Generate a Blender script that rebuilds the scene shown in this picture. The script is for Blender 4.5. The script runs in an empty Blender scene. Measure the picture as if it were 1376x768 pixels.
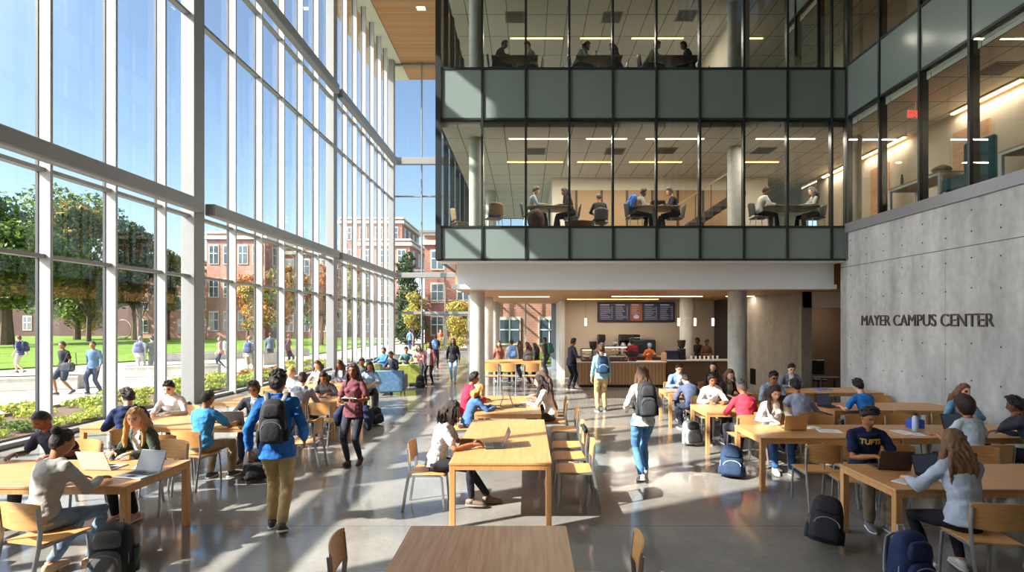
import bpy, bmesh, math, random
import numpy as np
from mathutils import Vector, Matrix, Euler, noise
random.seed(7)
SC = bpy.context.scene
COL = SC.collection
V = Vector
PI = math.pi
PENDING = []

# ---------------------------------------------------------------- camera
# the photograph is 1376 x 768; focal length 700 px, horizon at y 432, vanishing point at x 708
F, VX, VY, CH = 700.0, 708.0, 432.0, 2.35
cam = bpy.data.cameras.new('camera'); camo = bpy.data.objects.new('camera', cam)
COL.objects.link(camo); SC.camera = camo
camo.location = (0, 0, CH); camo.rotation_euler = (PI / 2, 0, 0)
cam.sensor_width = 36; cam.lens = F / 1376 * 36
cam.shift_x = -(VX - 688) / 1376; cam.shift_y = (VY - 384) / 1376
cam.clip_start = .05; cam.clip_end = 600

# ---------------------------------------------------------------- materials
MATS = {}
def lin(c):
    return tuple(((x / 255) / 12.92 if x / 255 <= .04045 else ((x / 255 + .055) / 1.055) ** 2.4) for x in c)
def mat(name, col, rough=.6, metal=0, spec=.5, bump=0, bscale=40, vary=0, vscale=6, stretch=None, emit=None, coat=0):
    if name in MATS: return MATS[name]
    m = bpy.data.materials.new(name); m.use_nodes = True; nt = m.node_tree; N = nt.nodes; L = nt.links
    b = N['Principled BSDF']
    c = lin(col) + (1,)
    b.inputs['Base Color'].default_value = c
    b.inputs['Roughness'].default_value = rough; b.inputs['Metallic'].default_value = metal
    b.inputs['Specular IOR Level'].default_value = spec
    if coat: b.inputs['Coat Weight'].default_value = coat; b.inputs['Coat Roughness'].default_value = .15
    if emit:
        b.inputs['Emission Color'].default_value = lin(emit[0]) + (1,); b.inputs['Emission Strength'].default_value = emit[1]
    tc = N.new('ShaderNodeTexCoord'); mp = N.new('ShaderNodeMapping'); L.new(tc.outputs['Object'], mp.inputs[0])
    if stretch: mp.inputs['Scale'].default_value = stretch
    if vary:
        n = N.new('ShaderNodeTexNoise'); n.inputs['Scale'].default_value = vscale; n.inputs['Detail'].default_value = 5
        L.new(mp.outputs[0], n.inputs[0])
        r = N.new('ShaderNodeMapRange'); r.inputs[1].default_value = .3; r.inputs[2].default_value = .7
        r.inputs[3].default_value = 1 - vary; r.inputs[4].default_value = 1 + vary
        L.new(n.outputs[0], r.inputs[0])
        h = N.new('ShaderNodeVectorMath'); h.operation = 'SCALE'; h.inputs[0].default_value = c[:3]
        L.new(r.outputs[0], h.inputs['Scale']); L.new(h.outputs[0], b.inputs['Base Color'])
    if bump:
        n = N.new('ShaderNodeTexNoise'); n.inputs['Scale'].default_value = bscale; n.inputs['Detail'].default_value = 3
        L.new(mp.outputs[0], n.inputs[0])
        bp = N.new('ShaderNodeBump'); bp.inputs['Strength'].default_value = bump; bp.inputs['Distance'].default_value = .02
        L.new(n.outputs[0], bp.inputs['Height']); L.new(bp.outputs[0], b.inputs['Normal'])
    MATS[name] = m
    return m
def cloth(col, patt=None):
    n = 'cloth_%02x%02x%02x' % tuple(col)
    return mat(n, col, rough=.85, spec=.2, bump=.75, bscale=12, vary=.16, vscale=9)
def nodes(name):
    m = bpy.data.materials.new(name); m.use_nodes = True; nt = m.node_tree
    MATS[name] = m
    return m, nt.nodes, nt.links, nt.nodes['Principled BSDF']
def mix_rgb(N, L, fac, a, b, mode='MIX'):
    x = N.new('ShaderNodeMix'); x.data_type = 'RGBA'; x.blend_type = mode
    for s, v in ((0, fac), (6, a), (7, b)):
        if hasattr(v, 'links'): L.new(v, x.inputs[s])
        elif s == 0: x.inputs[0].default_value = v
        else: x.inputs[s].default_value = tuple(v) + (1,) if len(v) == 3 else v
    return x.outputs[2]

# ---------------------------------------------------------------- mesh collecting
class MB:
    def __init__(s): s.v = []; s.f = []; s.m = []
    def add(s, vs, fs, mi=0):
        b = len(s.v); s.v += [tuple(p) for p in vs]; s.f += [tuple(b + i for i in f) for f in fs]; s.m += [mi] * len(fs)
    def box(s, x0, x1, y0, y1, z0, z1, mi=0, bev=0, M=None):
        c = V(((x0 + x1) / 2, (y0 + y1) / 2, (z0 + z1) / 2)); h = ((x1 - x0) / 2, (y1 - y0) / 2, (z1 - z0) / 2)
        if bev <= 0:
            vs = [V((a * h[0], b * h[1], d * h[2])) + c for a in (-1, 1) for b in (-1, 1) for d in (-1, 1)]
            fs = [(0, 1, 3, 2), (4, 6, 7, 5), (0, 4, 5, 1), (2, 3, 7, 6), (0, 2, 6, 4), (1, 5, 7, 3)]
        else:
            bev = min(bev, min(h) * .95)
            idx = {}; vs = []
            for a in (-1, 1):
                for b in (-1, 1):
                    for d in (-1, 1):
                        for k in range(3):
                            sg = (a, b, d); p = [sg[i] * (h[i] - (0 if i == k else bev)) for i in range(3)]
                            idx[(a, b, d, k)] = len(vs); vs.append(V(p) + c)
            fs = []
            for k in range(3):
                i, j = [q for q in range(3) if q != k]
                for sg in (-1, 1):
                    lp = []
                    for (u, w) in ((-1, -1), (1, -1), (1, 1), (-1, 1)):
                        t = [0, 0, 0]; t[k] = sg; t[i] = u; t[j] = w; lp.append(idx[(t[0], t[1], t[2], k)])
                    fs.append(tuple(lp))
                for u in (-1, 1):
                    for w in (-1, 1):
                        t1 = [0, 0, 0]; t1[i] = u; t1[j] = w; t2 = list(t1); t1[k] = -1; t2[k] = 1
                        fs.append((idx[(*t1, i)], idx[(*t2, i)], idx[(*t2, j)], idx[(*t1, j)]))
            for a in (-1, 1):
                for b in (-1, 1):
                    for d in (-1, 1): fs.append(tuple(idx[(a, b, d, k)] for k in range(3)))
        if M is not None: vs = [M @ p for p in vs]
        s.add(vs, fs, mi)
    def loft(s, pts, rads, seg=10, mi=0, ref=None, cap=True, power=2.0, twist=0):
        pts = [V(p) for p in pts]; n = len(pts); rings = []
        rads = [(r, r) if not hasattr(r, '__len__') else r for r in rads]
        for i in range(n):
            t = pts[min(i + 1, n - 1)] - pts[max(i - 1, 0)]
            if t.length < 1e-9: t = V((0, 0, 1))
            t.normalize()
            rf = V(ref) if ref is not None else (V((1, 0, 0)) if abs(t.x) < .8 else V((0, 1, 0)))
            sd = rf - t * rf.dot(t); sd.normalize(); u = t.cross(sd)
            a, b = rads[i]; ring = []
            for k in range(seg):
                th = 2 * PI * k / seg + twist; c, q = math.cos(th), math.sin(th)
                if power != 2.0:
                    c = math.copysign(abs(c) ** (2 / power), c); q = math.copysign(abs(q) ** (2 / power), q)
                ring.append(pts[i] + sd * (a * c) + u * (b * q))
            rings.append(ring)
        vs = [p for r in rings for p in r]; fs = []
        for i in range(n - 1):
            for k in range(seg):
                k2 = (k + 1) % seg
                fs.append((i * seg + k, i * seg + k2, (i + 1) * seg + k2, (i + 1) * seg + k))
        if cap:
            fs.append(tuple(range(seg))[::-1]); fs.append(tuple((n - 1) * seg + k for k in range(seg)))
        s.add(vs, fs, mi)
    def limb(s, pts, rads, seg=10, mi=0, ref=None):
        """loft with rounded ends"""
        pts = [V(p) for p in pts]; rads = [(r, r) if not hasattr(r, '__len__') else r for r in rads]
        t0 = (pts[0] - pts[1]).normalized(); t1 = (pts[-1] - pts[-2]).normalized(); P = []; R = []
        for q, k in ((.92, .38), (.6, .8)):
            P.append(pts[0] + t0 * min(rads[0]) * q); R.append((rads[0][0] * k, rads[0][1] * k))
        P += pts; R += list(rads)
        for q, k in ((.6, .8), (.92, .38)):
            P.append(pts[-1] + t1 * min(rads[-1]) * q); R.append((rads[-1][0] * k, rads[-1][1] * k))
        s.loft(P, R, seg, mi, ref)
    def ell(s, c, r, seg=12, rings=8, mi=0, M=None, fn=None):
        vs = []; c = V(c); r = r if hasattr(r, '__len__') else (r, r, r)
        for i in range(1, rings):
            ph = PI * i / rings
            for k in range(seg):
                th = 2 * PI * k / seg
                vs.append(V((r[0] * math.sin(ph) * math.cos(th), r[1] * math.sin(ph) * math.sin(th), r[2] * math.cos(ph))))
        vs += [V((0, 0, r[2])), V((0, 0, -r[2]))]
        if fn: vs = [fn(p) for p in vs]
        if M is not None: vs = [M @ p for p in vs]
        vs = [p + c for p in vs]; fs = []
        for i in range(rings - 2):
            for k in range(seg):
                k2 = (k + 1) % seg
                fs.append((i * seg + k, (i + 1) * seg + k, (i + 1) * seg + k2, i * seg + k2))
        T = (rings - 1) * seg
        for k in range(seg):
            k2 = (k + 1) % seg
            fs.append((T, k, k2)); fs.append((T + 1, (rings - 2) * seg + k2, (rings - 2) * seg + k))
        s.add(vs, fs, mi)
    def cyl(s, p0, p1, r, seg=12, mi=0, r1=None):
        s.loft([p0, p1], [r, r if r1 is None else r1], seg, mi)
    def bar(s, p0, p1, w, d, mi=0, ref=None):
        s.loft([p0, p1], [(w * .7071, d * .7071)] * 2, 4, mi, ref, twist=PI / 4)
    def mesh(s, name, mats, smooth=False):
        me = bpy.data.meshes.new(name); me.from_pydata(s.v, [], s.f)
        for m in (mats if isinstance(mats, (list, tuple)) else [mats]): me.materials.append(m)
        if any(s.m): me.polygons.foreach_set('material_index', s.m)
        if smooth: me.polygons.foreach_set('use_smooth', [True] * len(s.f))
        bm = bmesh.new(); bm.from_mesh(me); bmesh.ops.recalc_face_normals(bm, faces=bm.faces); bm.to_mesh(me); bm.free()
        me.update(); return me
    def build(s, name, mats, parent=None, smooth=False, auto=None):
        me = s.mesh(name, mats, smooth or auto is not None)
        if auto is not None:
            me.set_sharp_from_angle(angle=math.radians(auto))
        return link(name, me, parent)

def link(name, data, parent=None):
    o = bpy.data.objects.new(name, data); PENDING.append(o)
    if parent is not None: o.parent = parent
    return o
def flush():
    for o in PENDING:
        if not o.users_collection: COL.objects.link(o)
    PENDING.clear()
def tag(o, label=None, cat=None, group=None, kind=None):
    if label: o['label'] = label
    if cat: o['category'] = cat
    if group: o['group'] = group
    if kind: o['kind'] = kind
    return o
def empty(name, loc=(0, 0, 0), rz=0, **k):
    o = link(name, None); o.location = loc; o.rotation_euler = (0, 0, rz); o.empty_display_size = .1
    return tag(o, **k)
KIDS = {}
def copy_tree(o, parent=None):
    c = o.copy(); PENDING.append(c); c.parent = parent
    for ch in [p for p in ALLOBJ() if p.parent == o]: copy_tree(ch, c)
    return c
def ALLOBJ(): return list(bpy.data.objects)
class Proto:
    """a thing with parts (and sub-parts) that is copied with plain obj.copy()"""
    def __init__(s, root):
        s.root = root; s.used = False
        s.kids = [o for o in bpy.data.objects if o.parent == root]
        s.sub = {k.name: [o for o in bpy.data.objects if o.parent == k] for k in s.kids}
    def place(s, loc, rz=0, label=None, group=None, cat=None, scale=None):
        if not s.used: r = s.root; s.used = True
        else:
            r = s.root.copy(); PENDING.append(r)
            for k in s.kids:
                c = k.copy(); PENDING.append(c); c.parent = r
                for g in s.sub[k.name]:
                    d = g.copy(); PENDING.append(d); d.parent = c
        r.location = loc; r.rotation_euler = (0, 0, rz)
        if scale: r.scale = (scale,) * 3
        for key, v in (('label', label), ('group', group), ('category', cat)):
            if v: r[key] = v
            elif key in r and key == 'label' and v is None: pass
        return r
def remesh(mb, voxel, it=3, shrink=0):
    """one continuous surface from overlapping lofts"""
    me = mb.mesh('tmp', [MATS['blank']]); o = bpy.data.objects.new('tmp', me); COL.objects.link(o)
    m = o.modifiers.new('r', 'REMESH'); m.mode = 'VOXEL'; m.voxel_size = voxel; m.adaptivity = 0
    if it:
        k = o.modifiers.new('s', 'SMOOTH'); k.factor = .6; k.iterations = it
    dg = bpy.context.evaluated_depsgraph_get(); ev = o.evaluated_get(dg)
    r = bpy.data.meshes.new_from_object(ev, depsgraph=dg)
    bpy.data.objects.remove(o); bpy.data.meshes.remove(me)
    r.materials.clear()
    return r
def text_mesh(name, body, size, m, extrude=.01, offset=0, align='CENTER', parent=None, aligny='TOP_BASELINE'):
    cu = bpy.data.curves.new(name, 'FONT'); cu.body = body; cu.size = size; cu.align_x = align; cu.align_y = aligny; cu.extrude = extrude; cu.offset = offset
    o = bpy.data.objects.new(name, cu); COL.objects.link(o); dg = bpy.context.evaluated_depsgraph_get()
    me = bpy.data.meshes.new_from_object(o.evaluated_get(dg), depsgraph=dg); bpy.data.objects.remove(o); me.materials.clear(); me.materials.append(m)
    return link(name, me, parent)
def at(x, y, z=0):
    """world point at height z seen at pixel x, y"""
    d = (CH - z) * F / (y - VY)
    return V(((x - VX) * d / F, d, z))
mat('blank', (128, 128, 128))
# ---------------------------------------------------------------- people
def skinmat(col): return mat('skin_%02x%02x%02x' % tuple(col), col, rough=.5, spec=.35, vary=.05, vscale=12)
def hairmat(col): return mat('hair_%02x%02x%02x' % tuple(col), col, rough=.45, spec=.4, vary=.35, vscale=30, stretch=(3, 3, .5), bump=.6, bscale=60)
SK = {'light': (226, 178, 150), 'mid': (196, 140, 106), 'tan': (168, 112, 78), 'brown': (120, 76, 52), 'dark': (84, 52, 38)}
HR = {'black': (26, 22, 22), 'dark': (44, 32, 26), 'brown': (78, 52, 36), 'light': (140, 98, 62), 'blond': (190, 142, 84), 'grey': (110, 106, 104), 'red': (130, 70, 40)}

def head_fn(d):
    """unit direction -> head surface point (face towards +y)"""
    x, y, z = d.x * .076, d.y * .096, d.z * .118
    if z < 0:
        t = min(1, -z / .118)
        x *= 1 - .30 * t ** 1.4
        if y > 0: y *= 1 - .05 * t; y += .012 * t
        else: y *= 1 - .25 * t
    if y > 0:
        y *= .93
        g = lambda cx, cz, s: math.exp(-(((x - cx) / s) ** 2 + ((z - cz) / s) ** 2) / 2)
        y += .020 * math.exp(-((x / .009) ** 2) / 2) * math.exp(-((z + .022) / .014) ** 2 / 2)
        y += .009 * math.exp(-((x / .007) ** 2) / 2) * math.exp(-((z + .0) / .016) ** 2 / 2)
        y -= .008 * (g(.030, .008, .012) + g(-.030, .008, .012))
        y += .005 * math.exp(-((z - .028) / .008) ** 2 / 2) * math.exp(-(x / .045) ** 2 / 2)
        y += .006 * g(0, -.055, .012) + .006 * g(0, -.095, .016)
    return V((x, y, z))

def head_mesh(mb, M, s, det, glasses=False):
    """head surface; material 0 skin, 1 eyes/brows, 2 lips, 3 eye white"""
    lon, lat = (44, 36) if det >= 2 else ((26, 20) if det == 1 else (14, 10))
    vs = []; base = len(mb.v)
    for i in range(lat + 1):
        ph = PI * i / lat
        for k in range(lon):
            th = 2 * PI * k / lon
            d = V((math.sin(ph) * math.sin(th), math.sin(ph) * math.cos(th), math.cos(ph)))
            vs.append(head_fn(d))
    fs = []; ms = []
    for i in range(lat):
        for k in range(lon):
            k2 = (k + 1) % lon
            f = (i * lon + k, (i + 1) * lon + k, (i + 1) * lon + k2, i * lon + k2)
            c = (vs[f[0]] + vs[f[1]] + vs[f[2]] + vs[f[3]]) / 4; mi = 0
            if det >= 1 and c.y > .03:
                ax = abs(c.x)
                if abs(ax - .030) < .013 and abs(c.z - .007) < .0065: mi = 1
                elif abs(ax - .031) < .018 and abs(c.z - .029) < .0038: mi = 1
                elif ax < .021 and abs(c.z + .056) < .0065: mi = 2
            fs.append(f); ms.append(mi)
    mb.v += [tuple(M @ (p * s)) for p in vs]
    mb.f += [tuple(base + i for i in f) for f in fs]; mb.m += ms
    for sx in (-1, 1):
        mb.ell((0, 0, 0), (.010 * s, .019 * s, .030 * s), 8, 6, 0, M @ Matrix.Translation(V((sx * .076, -.006, -.008)) * s) @ Matrix.Rotation(.3, 4, 'X'))

def hair_mesh(mb, M, s, style, det, seed=0):
    lon, lat = (48, 34) if det >= 2 else ((30, 22) if det == 1 else (16, 12))
    th_ = {'short': .023, 'crop': .008, 'curly': .036, 'afro': .06, 'long': .020, 'bun': .012, 'pony': .012, 'bob': .024, 'locks': .03, 'messy': .028}[style]
    rough = {'curly': .012, 'afro': .014, 'messy': .009, 'locks': .010, 'short': .010, 'bob': .007, 'long': .006, 'bun': .006}.get(style, .003)
    full = style in ('long', 'bob', 'locks', 'curly', 'afro')
    vs = []; base = len(mb.v)
    for i in range(lat + 1):
        ph = PI * i / lat
        for k in range(lon):
            th = 2 * PI * k / lon
            d = V((math.sin(ph) * math.sin(th), math.sin(ph) * math.cos(th), math.cos(ph)))
            p = head_fn(V((d.x, min(d.y, .85), d.z)) if False else d)
            a = abs((th + PI) % (2 * PI) - PI) / PI           # 0 at the face, 1 at the back
            if a < .3: hl = .074 - .016 * (a / .3) ** 2 + .006 * noise.noise(V((th * 6, seed, 0)))
            elif a < .5: hl = .058 + ((-.005 if not full else -.09) - .058) * (a - .3) / .2
            else: hl = (-.005 if not full else -.09) + (-.062 if not full else -.02) * min(1, (a - .5) / .3)
            m = max(0, min(1, (p.z - hl) / .016 + .5)); m = m * m * (3 - 2 * m)
            top = .55 + .45 * max(0, d.z)
            nz = noise.noise(p * 38 + V((seed, 0, 0))) * rough + noise.noise(p * 80 + V((seed, 5, 0))) * rough * .5
            off = -.012 + m * (.012 + th_ * top + nz)
            vs.append(p + d * off)
    fs = [(i * lon + k, (i + 1) * lon + k, (i + 1) * lon + (k + 1) % lon, i * lon + (k + 1) % lon) for i in range(lat) for k in range(lon)]
    mb.v += [tuple(M @ (p * s)) for p in vs]; mb.f += [tuple(base + i for i in f) for f in fs]; mb.m += [0] * len(fs)
    T = lambda x, y, z: M @ (V((x, y, z)) * s)
    if style in ('short', 'messy', 'curly') and det >= 1:
        rr = random.Random(seed)
        for q in range(46):
            ph = rr.uniform(.05, 1.15); th = rr.uniform(0, 2 * PI); d = V((math.sin(ph) * math.sin(th), math.sin(ph) * math.cos(th), math.cos(ph))); p = head_fn(d)
            if (p.z < .085 and p.y > 0) or p.y > .065: continue
            e = V((rr.uniform(-.5, .5) * .02, .012 + rr.uniform(-.01, .012), .004)); p0 = p + d * .012; p1 = p + d * (th_ + .006) + e * .6; p2 = p + d * (th_ + .006) + e * 1.6
            mb.limb([M @ (p0 * s), M @ (p1 * s), M @ (p2 * s)], [.015 * s, .012 * s, .006 * s], 6)
    if style == 'bun': mb.ell(T(0, -.075, .105), .042 * s, 12, 9)
    if style == 'pony': mb.limb([T(0, -.10, .05), T(0, -.145, .02), T(0, -.15, -.08), T(0, -.13, -.17)], [.025 * s, .034 * s, .030 * s, .012 * s], 9)
    if style in ('long', 'bob', 'locks'):
        L = {'long': .36, 'bob': .16, 'locks': .15}[style]
        back = lambda q: M @ (V((0, -.075, -.02)) * s) + V((0, 0, -q * s)) + (M.to_3x3() @ V((0, -.055 - .10 * min(q, .3) , 0))) * s
        rr = random.Random(seed)
        mb.limb([T(0, -.05, .05), T(0, -.075, -.03), back(L * .3), back(L * .65), back(L)],
                [(.082 * s, .055 * s), (.094 * s, .055 * s), (.105 * s, .055 * s), (.115 * s, .048 * s), (.075 * s, .022 * s)], 14, ref=M.to_3x3() @ V((1, 0, 0)))
        for sx in (-1, 1):
            dn = lambda x, y, q: M @ (V((sx * x, y, -.02)) * s) + V((0, 0, -q * s))
            mb.limb([T(sx * .066, -.01, .045), T(sx * .086, -.012, -.03), dn(.096, .0, L * .35), dn(.104, .02, L * .62), dn(.092, .04, L * .85)],
                    [(.022 * s, .04 * s), (.022 * s, .045 * s), (.026 * s, .042 * s), (.028 * s, .036 * s), (.012 * s, .018 * s)], 9)
            for q in range(4 if det >= 1 else 0):
                x0 = .03 + .02 * q; w = rr.uniform(.010, .017)
                p0 = back(L * .2) + M.to_3x3() @ V((sx * x0, -.03, 0)) * s
                p1 = back(L * .6) + M.to_3x3() @ V((sx * (x0 + .02), -.035 + rr.uniform(-.01, .01), 0)) * s
                p2 = back(L * rr.uniform(.95, 1.15)) + M.to_3x3() @ V((sx * (x0 + rr.uniform(-.01, .02)), -.02, 0)) * s
                mb.limb([p0, p1, p2], [w * s, w * 1.2 * s, w * .4 * s], 6)
    if style == 'locks':
        rr = random.Random(seed)
        for q in range(26):
            a = rr.uniform(.8, 2 * PI - .8); d = V((math.sin(a), math.cos(a), 0))
            p0 = T(d.x * .07, d.y * .085, rr.uniform(.03, .09)); p1 = T(d.x * .115, d.y * .125, rr.uniform(-.03, .02)); p2 = p1 + V((rr.uniform(-.02, .02), rr.uniform(-.02, .02), -rr.uniform(.08, .14)))
            mb.limb([p0, p1, p2], [.012 * s, .014 * s, .008 * s], 6)

def ik(S, T, a, b, hint):
    d = T - S; L = max(1e-4, d.length)
    if L > (a + b) * .995: T = S + d.normalized() * (a + b) * .995; d = T - S; L = d.length
    if L < abs(a - b) * 1.05 + .02: L = abs(a - b) * 1.05 + .02
    u = d.normalized(); x = (a * a - b * b + L * L) / (2 * L); h = math.sqrt(max(0, a * a - x * x))
    hv = V(hint) - u * V(hint).dot(u)
    if hv.length < 1e-4: hv = V((0, 0, -1))
    hv.normalize()
    return S + u * x + hv * h, T

def hand(mb, W, fwd, up, side, s, curl=.5, det=1):
    """palm, four fingers of different lengths and a thumb leaving the side of the palm. up = back of the hand, side = thumb side"""
    f = fwd.normalized(); u = (up - f * up.dot(f)).normalized(); sd = f.cross(u)
    if sd.dot(side) < 0: sd = -sd
    P = W + f * .045 * s
    mb.limb([W - f * .02 * s, W + f * .01 * s, P, W + f * .085 * s], [(.024 * s, .019 * s), (.028 * s, .018 * s), (.040 * s, .016 * s), (.038 * s, .012 * s)], 8 if det else 6, ref=sd)
    lens = (.066, .074, .069, .054)
    for k in range(4):
        o = (.028 - .0185 * k) * s
        b = W + f * (.082 - .004 * abs(k - 1)) * s + sd * o
        L = lens[k] * s; c1 = curl * .8; c2 = curl * 1.7; c3 = curl * 2.3
        d1 = f * math.cos(c1) - u * math.sin(c1); d2 = f * math.cos(c2) - u * math.sin(c2); d3 = f * math.cos(c3) - u * math.sin(c3)
        q1 = b + d1 * L * .45; q2 = q1 + d2 * L * .32; q3 = q2 + d3 * L * .23
        mb.limb([b - f * .01 * s, q1, q2, q3], [.0088 * s, .0082 * s, .0074 * s, .0062 * s], 6 if det < 2 else 8)
    t0 = W + f * .022 * s + sd * .030 * s; t1 = t0 + (f * .6 + sd * .75 - u * .25).normalized() * .036 * s; t2 = t1 + (f * .9 + sd * .2 - u * .35).normalized() * .030 * s
    mb.limb([t0 - sd * .012 * s, t1, t2], [.0125 * s, .0105 * s, .0078 * s], 6 if det < 2 else 8)

def shoe(mb, A, fwd, s, mi=0, ms=1, tilt=0.0):
    """A = ankle; sole at A.z - .085 when flat"""
    f = V(fwd).normalized(); r = f.cross(V((0, 0, 1)));
    if r.length < .1: r = V((1, 0, 0))
    r.normalize(); u = r.cross(f)
    if u.z < 0: u = -u
    B = A - u * .045 * s
    P = [B - f * .075 * s, B - f * .055 * s, B, B + f * .06 * s - u * .008 * s, B + f * .13 * s - u * .018 * s, B + f * .175 * s - u * .022 * s]
    R = [(.022 * s, .030 * s), (.036 * s, .042 * s), (.040 * s, .046 * s), (.044 * s, .036 * s), (.044 * s, .026 * s), (.022 * s, .014 * s)]
    mb.loft(P, R, 10, mi, ref=r, power=2.4)
    mb.loft([A - f * .01 * s, B], [.044 * s, .046 * s], 10, mi, ref=f)
    Q = [B - f * .082 * s - u * .034 * s, B - f * .06 * s - u * .034 * s, B + f * .06 * s - u * .034 * s, B + f * .14 * s - u * .034 * s, B + f * .185 * s - u * .031 * s]
    mb.loft(Q, [(.020 * s, .012 * s), (.040 * s, .013 * s), (.048 * s, .013 * s), (.047 * s, .012 * s), (.018 * s, .009 * s)], 10, ms, ref=r, power=3)

NPEOPLE = [0]
def person(label, x, y, rot, pose='sit', z=0, h=1.72, sex='m', skin='light', hair=('short', 'dark'), top=('long', (120, 120, 120)),
           bottom=('trousers', (50, 55, 70)), shoes=((60, 60, 60), (230, 230, 230)), lean=8, head=(12, 0), hands=None, legs=None,
           det=1, group=None, collar=None, twist=0, glasses=False, print_=None, cap=None, apron=None, hood=None):
    """rot: degrees the figure is turned from facing away from the camera (+y), counter-clockwise"""
    NPEOPLE[0] += 1; seed = NPEOPLE[0] * 3.7
    s = h / 1.72; fem = sex == 'f'
    root = empty('person', (x, y, z), math.radians(rot), label=label, cat='person', group=group)
    sit = pose == 'sit'
    pz = (.56 if sit else .93 * s - (.02 if pose == 'walk' else 0))
    Pv = V((0, 0, pz)); Rl = math.radians(lean)
    def updir(k): a = Rl * k; return V((0, math.sin(a), math.cos(a)))
    P0 = Pv; Wst = P0 + updir(.6) * .17 * s; Cst = Wst + updir(1.0) * .19 * s; Shl = Cst + updir(1.25) * .13 * s
    NB = Shl + updir(1.3) * .055 * s; Hc = NB + updir(1.1) * .11 * s + V((0, .022 * s, 0))
    tw = Matrix.Rotation(math.radians(twist), 3, 'Z')
    sw = (.140 if fem else .163) * s
    hw = (.100 if fem else .092) * s
    SL = {q: Shl + tw @ V((q * sw, -.005, -.032 * s)) for q in (-1, 1)}
    HL = {q: P0 + V((q * hw, .0, -.03 * s if not sit else -.01)) for q in (-1, 1)}
    headM = Matrix.Translation(Hc + V((0, 0, .02 * s))) @ Matrix.Rotation(math.radians(-head[1]), 4, 'Z') @ Matrix.Rotation(-math.radians(head[0]), 4, 'X')
    # legs
    thL, shL = (.44 * s, .43 * s)
    legs = legs or {}
    K, A, FD = {}, {}, {}
    for q in (-1, 1):
        key = 'l' if q < 0 else 'r'
        if sit:
            ank = V(legs.get(key, (q * .13, .42 + .05 * q, .09)))
            K[q], A[q] = ik(HL[q], ank, .43 * s, .42 * s, V((q * .1, .4, 1)))
            FD[q] = V((q * .15, 1, 0))
            if ank.z > .12: FD[q] = V((q * .1, 1, -.35))
        elif pose == 'walk':
            ph = legs.get('ph', 1) * q
            st = legs.get('st', 1); ank = V((q * .07 * s, .17 * s * st, .10)) if ph > 0 else V((q * .07 * s, -.20 * s * st, .10 * s + .02 * st))
            K[q], A[q] = ik(HL[q], ank, thL, shL, V((0, 1, 0)))
            FD[q] = V((q * .08, 1, .12)) if ph > 0 else V((q * .05, 1, -.35))
        else:
            ank = V(legs.get(key, (q * .10, .03 * q, .09)))
            K[q], A[q] = ik(HL[q], ank, thL, shL, V((0, 1, 0)))
            FD[q] = V((q * .2, 1, 0))
    # arms
    uaL, faL = .285 * s, .25 * s
    hands = hands or {}
    default = {'sit': lambda q: (q * .13, .40, .81), 'walk': lambda q: (q * .24, .12 * q * -1, pz - .03), 'stand': lambda q: (q * .25, .05, pz - .08)}[pose]
    E, Wr = {}, {}
    for q in (-1, 1):
        t = hands.get('l' if q < 0 else 'r')
        tgt = V(t) if t is not None else V(default(q))
        E[q], Wr[q] = ik(SL[q], tgt, uaL, faL, V((q * .9, -.5, -.9)) if sit else V((q * .5, -1, -.3)))
    sg = 12 if det >= 1 else 8
    # ---- body: torso, neck, arms, legs, hands joined into one mesh
    b = MB()
    w = .92
    X = tw @ V((1, 0, 0))
    b.limb([P0 - V((0, 0, .04)), Wst, Cst, Shl], [(.13 * s * w, .10 * s * w), (.12 * s * w, .09 * s * w), (.14 * s * w, .095 * s * w), (.10 * s * w, .06 * s * w)], sg, ref=X)
    b.limb([NB - updir(1.2) * .05 * s, NB + updir(1.1) * .02 * s, headM @ (V((0, -.015, -.05)) * s)], [.060 * s, .052 * s, .054 * s], sg)
    for q in (-1, 1):
        b.limb([Shl + V((q * .05 * s, 0, -.02 * s)), SL[q]], [(.046 * s), (.040 * s)], sg)
        m1 = SL[q].lerp(E[q], .5); m2 = E[q].lerp(Wr[q], .35)
        b.limb([SL[q], m1, E[q], m2, Wr[q]], [.041 * s, .041 * s, .036 * s, .036 * s, .024 * s], sg)
        m3 = HL[q].lerp(K[q], .5); m4 = K[q].lerp(A[q], .35)
        b.limb([HL[q], m3, K[q], m4, A[q]], [.076 * s, .067 * s, .050 * s, .049 * s, .034 * s], sg)
    vox = {2: .011, 1: .016, 0: .024}[det]
    me = remesh(b, vox, 4)
    hb = MB()
    head_mesh(hb, headM, s, det)
    for q in (-1, 1):
        fd = (Wr[q] - E[q]).normalized()
        cu = hands.get('curl', .45 if not sit else .3)
        if sit and abs(Wr[q].z - .81) < .06:
            fd = V((fd.x * .6 - q * .12, abs(fd.y) + .3, -.12)).normalized(); up = V((0, 0, 1)); side = V((-q, 0, 0))
        else: up = V((q, 0, .3)); side = V((0, 1, .2))
        if det == 0:
            hand(hb, Wr[q], fd, up, side, s, cu, 0)
        else: hand(hb, Wr[q], fd, up, side, s, cu, det)
    hm = hb.mesh('h', [MATS['blank']], True)
    bm = bmesh.new(); bm.from_mesh(me); nb = len(bm.faces)
    for f in bm.faces: f.material_index = 0
    bm.from_mesh(hm); bm.to_mesh(me); bm.free(); bpy.data.meshes.remove(hm)
    me.polygons.foreach_set('use_smooth', [True] * len(me.polygons))
    sk = SK[skin] if isinstance(skin, str) else skin
    for m_ in (skinmat(sk), mat('eye_dark', (38, 26, 22), rough=.3), mat('lips_%02x' % sk[0], (int(sk[0] * .82), int(sk[1] * .62), int(sk[2] * .62)), rough=.45)): me.materials.append(m_)
    me.name = 'body'; link('body', me, root)
    # ---- hair
    hs, hc = hair
    hcol = HR[hc] if isinstance(hc, str) else hc
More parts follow.
